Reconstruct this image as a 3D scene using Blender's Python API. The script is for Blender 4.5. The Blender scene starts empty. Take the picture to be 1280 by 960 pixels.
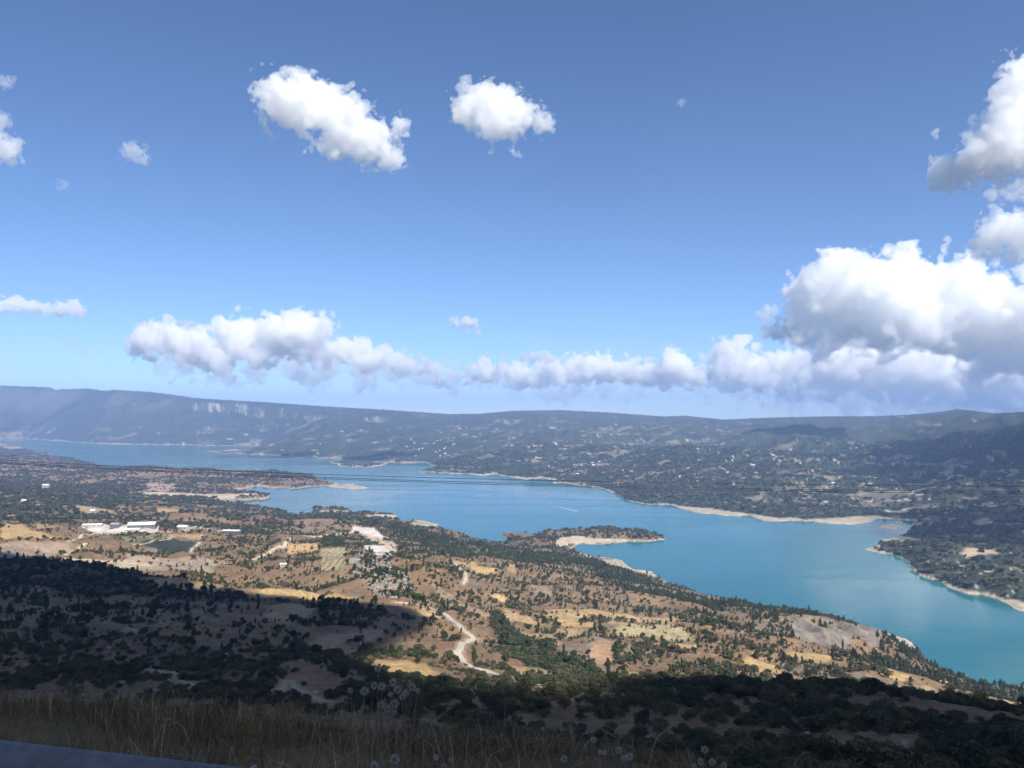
import bpy, math, random
import numpy as np
from mathutils import Vector

random.seed(7)
rng = np.random.default_rng(11)
C = bpy.context.scene.collection
R = math.radians

# ------------------------------------------------------------------ camera frame
F, CX, CY, HOR = 975.0, 640.0, 480.0, 520.0
PITCH = math.atan2(HOR - CY, F)
H = 320.0                                     # eye height over the lake
LAKE = -H
cp, sp = math.cos(PITCH), math.sin(PITCH)


def ray(px, py):
    a = (np.asarray(px, float) - CX) / F
    b = (CY - np.asarray(py, float)) / F
    return np.stack([a, cp - sp * b, sp + cp * b], -1)


def at_level(px, py, z):
    d = ray(px, py)
    return d * (z / d[..., 2])[..., None]


def at_range(px, py, r):
    d = ray(px, py)
    return d * (r / np.hypot(d[..., 0], d[..., 1]))[..., None]


# ------------------------------------------------------------------ numpy noise
def _hash(ix, iy, seed):
    n = (ix.astype(np.int64) * 374761393 + iy.astype(np.int64) * 668265263 + seed * 974711) & 0xFFFFFFFF
    n = ((n ^ (n >> 13)) * 1274126177) & 0xFFFFFFFF
    n = (n ^ (n >> 16)) & 0xFFFFFFFF
    n = (n * 2246822519) & 0xFFFFFFFF
    return ((n >> 8) & 0xFFFF) / 32767.5 - 1.0


def vnoise(x, y, seed=0):
    xi, yi = np.floor(x), np.floor(y)
    fx, fy = x - xi, y - yi
    ux, uy = fx * fx * fx * (fx * (fx * 6 - 15) + 10), fy * fy * fy * (fy * (fy * 6 - 15) + 10)
    a, b = _hash(xi, yi, seed), _hash(xi + 1, yi, seed)
    c, d = _hash(xi, yi + 1, seed), _hash(xi + 1, yi + 1, seed)
    return (a + (b - a) * ux) * (1 - uy) + (c + (d - c) * ux) * uy


def fbm(x, y, lam, octs, seed=0, gain=0.5, ridged=False):
    o, amp, tot = 0, 1.0, 0.0
    for k in range(octs):
        c, s = math.cos(0.7 + k * 1.9), math.sin(0.7 + k * 1.9)
        n = vnoise((c * x - s * y) / lam + 17.3 * k, (s * x + c * y) / lam - 9.1 * k, seed + k)
        if ridged:
            n = 1 - 2 * np.abs(n)
        o = o + amp * n
        tot += amp
        amp *= gain
        lam *= 0.5
    return o / tot


def sstep(a, b, x):
    t = np.clip((x - a) / (b - a), 0, 1)
    return t * t * (3 - 2 * t)


# ------------------------------------------------------------------ the shoreline, traced, laid on the lake level
FAR_SHORE = [(-200, 549), (-60, 548), (0, 548.5), (30, 548), (100, 553), (120, 554.5), (162, 556), (175, 555.5), (265, 557.5),
    (300, 556), (332, 557), (334, 561), (300, 562), (252, 564), (290, 566), (320, 567.5), (355, 571), (382, 571.5), (400, 573), (432, 574),
    (410, 577), (427, 583), (460, 584), (481, 581), (488, 577), (532, 577.5), (548, 584), (525, 589), (545, 591), (570, 592.5), (607, 594),
    (640, 596.5), (688, 599), (700, 601), (677, 604), (720, 606), (750, 610), (765, 616), (780, 624), (810, 630), (850, 635.5), (890, 641.5),
    (920, 645.5), (960, 652), (990, 651.5), (1035, 654.5), (1072, 655), (1090, 651), (1105, 648.5), (1145, 651), (1140, 657), (1137, 662),
    (1125, 670), (1095, 680), (1080, 687), (1100, 692), (1125, 696), (1136, 703), (1140, 712), (1155, 721), (1176, 727), (1193, 737),
    (1220, 743), (1244, 747), (1260, 756), (1280, 764), (1330, 776), (1420, 790), (1560, 812), (1700, 830)]
NEAR_SHORE = [(1700, 870), (1560, 900), (1420, 890), (1330, 868), (1280, 860), (1266, 854), (1247, 861), (1231, 862), (1203, 854), (1168, 843.5),
    (1159, 836), (1166, 831), (1147, 811), (1133, 797.5), (1103, 788), (1063, 781), (1014, 777), (960, 764), (938, 758), (911, 753),
    (883, 747), (856, 738.5), (827, 732), (839, 728), (821, 719), (813, 713.5), (791, 711), (775, 700), (750, 696), (712, 687), (717, 684),
    (722, 680.5), (747, 681), (765, 678), (802, 677), (831, 675), (820, 669), (802, 664), (765, 661), (715, 663), (702, 665), (640, 667.5),
    (626, 669), (632, 673), (640, 681), (647, 686), (648, 689), (638, 684.5), (620, 683), (600, 680), (585, 674), (557, 665), (537, 661), (525, 659.5), (545, 657),
    (554, 654), (527, 651), (505, 652), (478, 650), (450, 647), (495, 647), (495, 642.5), (442, 642), (437, 637.5), (392, 636), (387, 646),
    (365, 647), (352, 641), (320, 636.5), (295, 632.5), (275, 629), (257, 625), (287, 624), (320, 623), (340, 620.5), (320, 616), (287, 612),
    (285, 610.5), (320, 607.5), (357, 609), (420, 610), (465, 609), (432, 605), (420, 604), (382, 595), (357, 592.5), (320, 591.5), (237, 589),
    (225, 590), (190, 584), (162, 585), (150, 588), (125, 584.5), (105, 579), (82, 572), (62, 567), (25, 559), (0, 554), (-60, 551.5), (-200, 551)]


def fractal(pts, levels, amp):
    pts = [np.array(p, float) for p in pts]
    g = np.random.default_rng(5)
    for _ in range(levels):
        out = []
        for a, b in zip(pts, pts[1:] + pts[:1]):
            d = b - a
            L = np.hypot(*d)
            out.append(a)
            if L > 2.5:
                k = min(1.0, max(.12, (a[1] - 535) / 90))
                m = (a + b) / 2 + np.clip(np.array([-d[1] * 0.35, d[0] * 0.22]) * g.normal() * amp, -2.2 * k, 2.2 * k)
                out.append(m)
        pts = out
    return np.array(pts)


lake_px = fractal(FAR_SHORE + NEAR_SHORE, 3, 0.28)
lake_xy = at_level(lake_px[:, 0], lake_px[:, 1], LAKE)[:, :2]
ISLET = at_level(*np.array([(1097, 658.5), (1103, 656), (1115, 655), (1128, 658), (1127, 661), (1112, 662)]).T, LAKE)[:, :2]


def inside(poly, x, y):
    res = np.zeros(x.shape, bool)
    x1, y1 = poly[-1]
    for x2, y2 in poly:
        c = ((y1 > y) != (y2 > y))
        with np.errstate(divide='ignore', invalid='ignore'):
            res ^= c & (x < (x2 - x1) * (y - y1) / (y2 - y1 + 1e-12) + x1)
        x1, y1 = x2, y2
    return res


def dist_poly(poly, x, y):
    best = np.full(x.shape, 1e18)
    x1, y1 = poly[-1]
    for x2, y2 in poly:
        dx, dy = x2 - x1, y2 - y1
        t = np.clip(((x - x1) * dx + (y - y1) * dy) / (dx * dx + dy * dy + 1e-9), 0, 1)
        best = np.minimum(best, (x - x1 - t * dx) ** 2 + (y - y1 - t * dy) ** 2)
        x1, y1 = x2, y2
    return np.sqrt(best)


# ------------------------------------------------------------------ control heights (picture point -> height over the lake)
COLS = {
    -150: [(930, 266), (880, 240), (820, 205), (770, 178), (720, 140), (700, 128), (670, 105), (640, 72), (610, 46), (580, 25), (560, 8)],
    0: [(925, 265), (900, 255), (860, 232), (800, 198), (760, 174), (720, 146), (700, 130), (680, 112), (650, 82), (620, 56), (590, 34), (570, 20), (557, 4)],
    80: [(925, 265), (890, 250), (850, 226), (800, 196), (760, 170), (720, 140), (700, 122), (680, 102), (660, 84), (640, 66), (615, 42), (595, 26), (578, 12)],
    160: [(925, 265), (890, 249), (850, 225), (815, 206), (790, 196), (775, 186), (740, 148), (712, 118), (695, 101), (680, 92), (665, 84), (645, 64), (625, 28), (606, 10)],
    240: [(925, 266), (890, 248), (850, 222), (800, 190), (770, 166), (740, 140), (715, 116), (695, 98), (680, 90), (668, 84), (645, 54), (632, 22)],
    300: [(925, 267), (890, 250), (850, 224), (800, 186), (760, 156), (730, 130), (705, 107), (680, 88), (660, 62), (645, 26)],
    370: [(930, 268), (890, 250), (850, 220), (800, 180), (770, 160), (745, 138), (720, 118), (695, 98), (675, 80), (657, 56), (648, 8)],
    400: [(640, 10)],
    440: [(935, 269), (895, 252), (850, 218), (820, 194), (800, 180), (765, 154), (745, 138), (720, 124), (700, 112), (680, 90), (662, 60), (645, 12), (639, 4)],
    480: [(880, 244), (840, 208), (790, 170), (750, 148), (720, 134), (705, 120), (695, 98), (680, 84), (662, 46)],
    540: [(940, 270), (900, 254), (870, 232), (835, 195), (800, 168), (765, 148), (740, 132), (715, 106), (690, 76), (675, 30), (655, 3)],
    600: [(945, 271), (905, 256), (868, 236), (845, 190), (815, 166), (795, 148), (770, 136), (745, 122), (715, 96), (698, 58)],
    660: [(950, 272), (910, 257), (860, 238), (845, 176), (820, 146), (800, 138), (775, 128), (745, 112), (720, 86), (700, 44), (680, 12), (670, 6)],
    740: [(950, 272), (910, 256), (856, 239), (845, 152), (825, 140), (800, 126), (770, 108), (745, 88), (720, 54), (705, 16), (671, 5), (667, 8)],
    780: [(667, 9), (674, 4)],
    820: [(950, 271), (905, 254), (855, 239), (842, 146), (820, 128), (795, 116), (770, 98), (750, 70), (737, 30), (673, 4)],
    900: [(950, 270), (905, 253), (853, 238), (842, 142), (820, 125), (795, 105), (772, 78), (753, 48)],
    960: [(950, 270), (905, 253), (853, 238), (843, 132), (825, 116), (805, 94), (785, 72), (766, 54)],
    1014: [(950, 270), (905, 253), (855, 238), (845, 122), (830, 105), (812, 76), (795, 62), (779, 58)],
    1063: [(950, 270), (905, 253), (860, 238), (848, 110), (830, 92), (817, 64), (800, 58), (784, 58)],
    1105: [(950, 270), (905, 252), (866, 237), (852, 96), (835, 76), (818, 54), (805, 52), (792, 50)],
    1150: [(950, 269), (910, 252), (874, 234), (858, 76), (845, 48), (826, 18)],
    1220: [(950, 269), (915, 252), (884, 232), (875, 52), (866, 22)],
    1280: [(952, 269), (920, 252), (890, 231), (884, 58), (870, 20), (862, 5)],
    1450: [(960, 268), (930, 250), (905, 228), (898, 40)],
}
CREST = [(1130, 688, 12), (1160, 706, 14), (1160, 690, 26), (1180, 672, 38), (1205, 722, 16), (1232, 726, 24), (1250, 700, 44), (1152, 664, 14), (162, 588, 16), (190, 585.5, 22), (237, 590, 20), (320, 592.5, 18), (357, 593.5, 15), (382, 596, 10), (420, 605.5, 3), (200, 603, 8), (300, 602, 10), (360, 604, 6)]
RIDGE = [(-700, 476, 15500), (-350, 479, 15500), (-150, 481, 15000), (0, 482, 14500), (60, 484, 13500), (120, 486, 12500), (190, 490, 11800), (250, 498, 11200), (330, 502.5, 10800),
    (400, 507.5, 10300), (480, 512, 9800), (560, 517.5, 9600), (600, 517, 9500), (640, 513.5, 9400), (700, 512.5, 9300), (760, 515.5, 9200),
    (830, 520.5, 9000), (856, 519.5, 9000), (905, 524.5, 9000), (960, 522, 8600), (1030, 520.5, 8400), (1100, 520, 8600), (1130, 518.5, 9300), (1158, 516.5, 9300), (1176, 514.5, 9300), (1198, 511, 9300), (1222, 514, 9000),
    (1240, 516.5, 8600), (1280, 515, 6800), (1450, 508, 6200), (1800, 500, 5200)]
FSH0 = [(-700, 548), (-350, 548), (-150, 548), (0, 548.5), (60, 550), (120, 554.5), (190, 556), (250, 557), (330, 558), (400, 573), (480, 578), (560, 592), (600, 594), (640, 597), (700, 605),
    (760, 613), (830, 633), (856, 636), (905, 643), (960, 651), (1030, 654), (1100, 650), (1145, 655), (1195, 738), (1240, 748), (1280, 764),
    (1450, 795), (1800, 830)]
FSH = [(r_[0], float(np.interp(r_[0], [q[0] for q in FSH0], [q[1] for q in FSH0]))) for r_ in RIDGE]
ctrl = []
for px, col in COLS.items():
    for py, z in col:
        p = at_level(px, py, z - H)
        ctrl.append((math.atan2(p[0], p[1]), math.log(math.hypot(p[0], p[1])), z))
for px, py, z in CREST:
    p = at_level(px, py, z - H)
    ctrl.append((math.atan2(p[0], p[1]), math.log(math.hypot(p[0], p[1])), z))
for (px, pyr, rr), (_, pys) in zip(RIDGE, FSH):
    ps = at_level(px, pys, LAKE)
    az, rs = math.atan2(ps[0], ps[1]), math.hypot(ps[0], ps[1])
    for f in (0.0, 0.12, 0.25, 0.4, 0.55, 0.7, 0.85, 1.0):
        r = 1 / ((1 - f) / rs + f / rr)
        if 0.2 < f < 0.8:
            r *= 1.02
        p = at_range(px, pys + (pyr - pys) * f, r)
        ctrl.append((az, math.log(r), p[2] + H + 1))
    zr = at_range(px, pyr, rr)[2] + H
    ctrl.append((az, math.log(rr * 1.1), zr - 15))
    ctrl.append((az, math.log(rr * 1.3), zr - 90))
    ctrl.append((az, math.log(rr * 1.7), zr - 260))
    ctrl.append((az, math.log(26000), zr - 420))
for azd in range(-48, 49, 6):                    # the bank below the road
    for r, z in ((14, -6.2), (25, -11.2), (42, -19.2), (68, -31)):
        ctrl.append((R(azd), math.log(r), z + H))
mid = [(0, 551), (125, 570), (300, 577), (500, 600), (560, 620), (640, 640), (760, 640), (850, 655), (950, 690), (1050, 700), (1000, 740), (1130, 740), (1200, 800), (1280, 810), (800, 700), (1400, 840)]
for px, py in mid:
    p = at_level(px, py, LAKE)
    ctrl.append((math.atan2(p[0], p[1]), math.log(math.hypot(p[0], p[1])), -12))
ctrl = np.array(ctrl)


def tps_fit(P, v, lam):
    d2 = ((P[:, None] - P[None]) ** 2).sum(-1)
    K = 0.5 * d2 * np.log(d2 + 1e-12) + lam * np.eye(len(P))
    A = np.zeros((len(P) + 3, len(P) + 3))
    A[:-3, :-3] = K
    A[:-3, -3] = 1
    A[:-3, -2:] = P
    A[-3, :-3] = 1
    A[-2:, :-3] = P.T
    return np.linalg.solve(A, np.concatenate([v, [0, 0, 0]]))


def tps_eval(P, w, q):
    out = np.empty(len(q))
    for i in range(0, len(q), 8192):
        s = q[i:i + 8192]
        d2 = ((s[:, None] - P[None]) ** 2).sum(-1)
        out[i:i + 8192] = (0.5 * d2 * np.log(d2 + 1e-12)) @ w[:-3] + w[-3] + s @ w[-2:]
    return out


W = tps_fit(ctrl[:, :2], ctrl[:, 2], 2e-4)

# ------------------------------------------------------------------ log-polar grid round the viewpoint
az = np.concatenate([np.arange(-180, -64, 4.0), np.arange(-64, -38, 0.4), np.arange(-38, 38, 0.075), np.arange(38, 64, 0.4), np.arange(64, 180.1, 4.0)])
az = np.radians(az)
lr = np.concatenate([np.arange(math.log(0.8), math.log(60), 0.025), np.arange(math.log(60), math.log(16500), 0.0062), np.arange(math.log(16500), math.log(20200), 0.03)])
NA, NR = len(az), len(lr)

# coarse evaluation, then bilinear
cz = np.radians(np.arange(-40, 40.01, 0.35))
cl = np.arange(lr[0], lr[-1] + 0.03, 0.02)
gA, gL = np.meshgrid(cz, cl, indexing='ij')
cH = tps_eval(ctrl[:, :2], W, np.stack([gA.ravel(), gL.ravel()], -1)).reshape(gA.shape)
cX, cY_ = np.sin(gA) * np.exp(gL), np.cos(gA) * np.exp(gL)
# signed distance to the water's edge (metres, positive on land)
dz = np.radians(np.arange(-40, 40.01, 0.11))
dl_ = np.arange(math.log(560), math.log(15000), 0.011)
hA, hL = np.meshgrid(dz, dl_, indexing='ij')
hX, hY = np.sin(hA) * np.exp(hL), np.cos(hA) * np.exp(hL)
sd = dist_poly(lake_xy, hX, hY) * np.where(inside(lake_xy, hX, hY), -1, 1)
sd = np.maximum(sd, dist_poly(ISLET, hX, hY) * np.where(inside(ISLET, hX, hY), 1, -1))


def bil(G, a0, da, l0, dl, a, l):
    u = np.clip((a - a0) / da, 0, G.shape[0] - 1.001)
    v = np.clip((l - l0) / dl, 0, G.shape[1] - 1.001)
    i, j = u.astype(int), v.astype(int)
    fu, fv = u - i, v - j
    return (G[i, j] * (1 - fu) + G[i + 1, j] * fu) * (1 - fv) + (G[i, j + 1] * (1 - fu) + G[i + 1, j + 1] * fu) * fv


A_, L_ = np.meshgrid(az, lr, indexing='ij')
Rr = np.exp(L_)
X, Y = np.sin(A_) * Rr, np.cos(A_) * Rr
Ac = np.clip(A_, R(-40), R(40))
Zh = bil(cH, cz[0], cz[1] - cz[0], cl[0], cl[1] - cl[0], Ac, L_)
SD = bil(sd, dz[0], dz[1] - dz[0], dl_[0], dl_[1] - dl_[0], Ac, L_)
SD = np.where(Rr < 560, np.maximum(SD, 50), SD)

# near / far side of the lake
MID = np.array([(-900, 549.8), (-200, 550.0), (0, 551.2), (40, 555.5), (80, 562), (125, 570), (190, 572), (250, 576), (320, 580), (400, 588), (500, 600), (560, 620), (640, 640), (760, 640),
    (850, 655), (950, 690), (1050, 700), (1150, 760), (1280, 810), (1500, 850), (1700, 850), (2200, 850)], float)
mp = at_level(MID[:, 0], MID[:, 1], LAKE)
m_az, m_r = np.arctan2(mp[:, 0], mp[:, 1]), np.hypot(mp[:, 0], mp[:, 1])
SPLIT = np.interp(A_, m_az, m_r)
FAR = Rr > SPLIT

# relief
n1 = fbm(X, Y, 900, 5, 1, 0.5, True)
n2 = fbm(X, Y, 260, 5, 21, 0.5, True)
n3 = fbm(X, Y, 60, 5, 41)
n4 = fbm(X, Y, 9, 4, 61)
shoref = sstep(0, 260, SD)
relief = np.where(FAR, shoref * (n1 * 85 * sstep(0, 1200, SD) + n2 * 40 * sstep(0, 500, SD) + n3 * 5),
                  sstep(5, 220, SD) * (n2 * 17 * sstep(250, 1000, Rr) + n3 * 5.6 * sstep(90, 500, Rr)) + n3 * 0.9 * sstep(40, 200, Rr) + n4 * 0.35 * sstep(5, 60, Rr))
ridgef = 1 - 0.45 * sstep(5200, 8800, Rr)
relief = np.where(FAR, relief * ridgef, relief)
# terraces on the far slopes
Zl = Zh + relief
t = Zl / 26.0 + 0.4 * fbm(X, Y, 700, 2, 77)
Zl = np.where(FAR & (Rr > 1500), Zl + (np.floor(t) + sstep(0.15, 0.85, t - np.floor(t)) - t) * 26.0 * 0.45 * shoref, Zl)
# bring the skyline to its surveyed height
rt = np.array(RIDGE, float)
rp_ = at_range(rt[:, 0], rt[:, 1], 1.0)
tgt = np.interp(az, np.arctan2(rp_[:, 0], rp_[:, 1]), rp_[:, 2])
el = np.where(FAR & (Rr > 3000), (Zl - H) / Rr, -9).max(1)
kern = np.hanning(9)
delta = np.convolve(np.pad(np.where(np.abs(az) < R(64), tgt - el, 0), 4, mode='edge'), kern / kern.sum(), 'valid')
elv = (Zl - H) / Rr
wgt = sstep(-.05, .004, elv) * sstep(3000, 6000, Rr)
Zl = np.where(FAR, Zl + delta[:, None] * Rr * wgt, Zl)
cap = np.where(FAR, SD * (0.45 + .35 * sstep(7000, 10000, Rr)) + 1.0, SD * 0.85 + 1.0)
sdn = SD + fbm(X, Y, 90, 4, 91) * np.minimum(0.0022 * Rr, 9) * (SD < 60)
land = sdn > 0
Zl = np.maximum(np.minimum(Zl, cap), np.minimum(0.12 * sdn + 0.4, 3.0))
Zl = np.where(land, Zl, np.minimum(0.06 * sdn - 0.6, -0.6))
Z = Zl - H

# the road bank close to the viewpoint, and the hill behind it
ang = 0.0
RAIL_Z = -0.80
ra, rb = at_level(0, 925, RAIL_Z), at_level(310, 960, RAIL_Z)
rdir = (rb - ra)[:2] / np.linalg.norm((rb - ra)[:2])
rnor = np.array([-rdir[1], rdir[0]])
if rnor[1] < 0:
    rnor = -rnor
roff = float(ra[:2] @ rnor)                       # signed distance of the rail line from the eye
S = X * rnor[0] + Y * rnor[1] - roff              # metres beyond the rail
T = X * rdir[0] + Y * rdir[1]
edge = 6.2 - 2.6 * sstep(-1.0, 2.6, T)
bank = -1.62 - np.clip(S - 0.2, 0, 99) * 0.20 - np.clip(S - 1.6, 0, 99) * 0.12 - np.clip(S - edge, 0, 99) * (0.14 + .22 * sstep(-.2, 2.2, T)) + 0.06 * n4
bank = np.where(S < 0.2, -1.62 + np.clip(-S - 7.5, 0, 90) * 0.55, bank)
wn = 1 - sstep(9, 30, Rr)
back = sstep(R(62), R(95), np.abs(A_))
wn = np.maximum(wn, back)
Z = np.where(land | (back > 0), Z * (1 - wn) + bank * wn, Z)


def height(x, y):
    a = np.arctan2(x, y)
    l = np.log(np.maximum(np.hypot(x, y), 0.81))
    u = np.clip(np.interp(a, az, np.arange(NA)), 0, NA - 1.001)
    v = np.clip(np.interp(l, lr, np.arange(NR)), 0, NR - 1.001)
    i, j = u.astype(int), v.astype(int)
    fu, fv = u - i, v - j
    return (Z[i, j] * (1 - fu) + Z[i + 1, j] * fu) * (1 - fv) + (Z[i, j + 1] * (1 - fu) + Z[i + 1, j + 1] * fu) * fv


def sample(G, x, y):
    a = np.arctan2(x, y)
    l = np.log(np.maximum(np.hypot(x, y), 0.81))
    i = np.clip(np.rint(np.interp(a, az, np.arange(NA))).astype(int), 0, NA - 1)
    j = np.clip(np.rint(np.interp(l, lr, np.arange(NR))).astype(int), 0, NR - 1)
    return G[i, j]


def on_ground(px, py, rmin=12.0):
    """where the line of sight through a picture point first meets the ground"""
    px, py = np.atleast_1d(np.asarray(px, float)), np.atleast_1d(np.asarray(py, float))
    d = ray(px, py)
    d = d / np.hypot(d[:, 0], d[:, 1])[:, None]
    rs = np.exp(np.arange(math.log(rmin), math.log(17000), 0.003))
    out = np.zeros((len(px), 3))
    for k in range(len(px)):
        p = d[k][None] * rs[:, None]
        g = np.maximum(height(p[:, 0], p[:, 1]), LAKE)
        hit = np.nonzero(p[:, 2] < g)[0]
        q = p[hit[0] if len(hit) else -1]
        out[k] = (q[0], q[1], float(height(q[0:1], q[1:2])[0]))
    return out
# ------------------------------------------------------------------ land cover, painted on the ground itself
def world_poly(pts):
    p = np.array(pts, float)
    return on_ground(p[:, 0], p[:, 1])[:, :2]


def c3(*c):
    return np.array(c, float)


TAN, OCH, BRN, RED, PAL, WHT, KHK = c3(.37, .26, .14), c3(.43, .295, .14), c3(.24, .165, .105), c3(.25, .155, .10), c3(.48, .39, .275), c3(.56, .52, .46), c3(.36, .30, .17)
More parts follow.
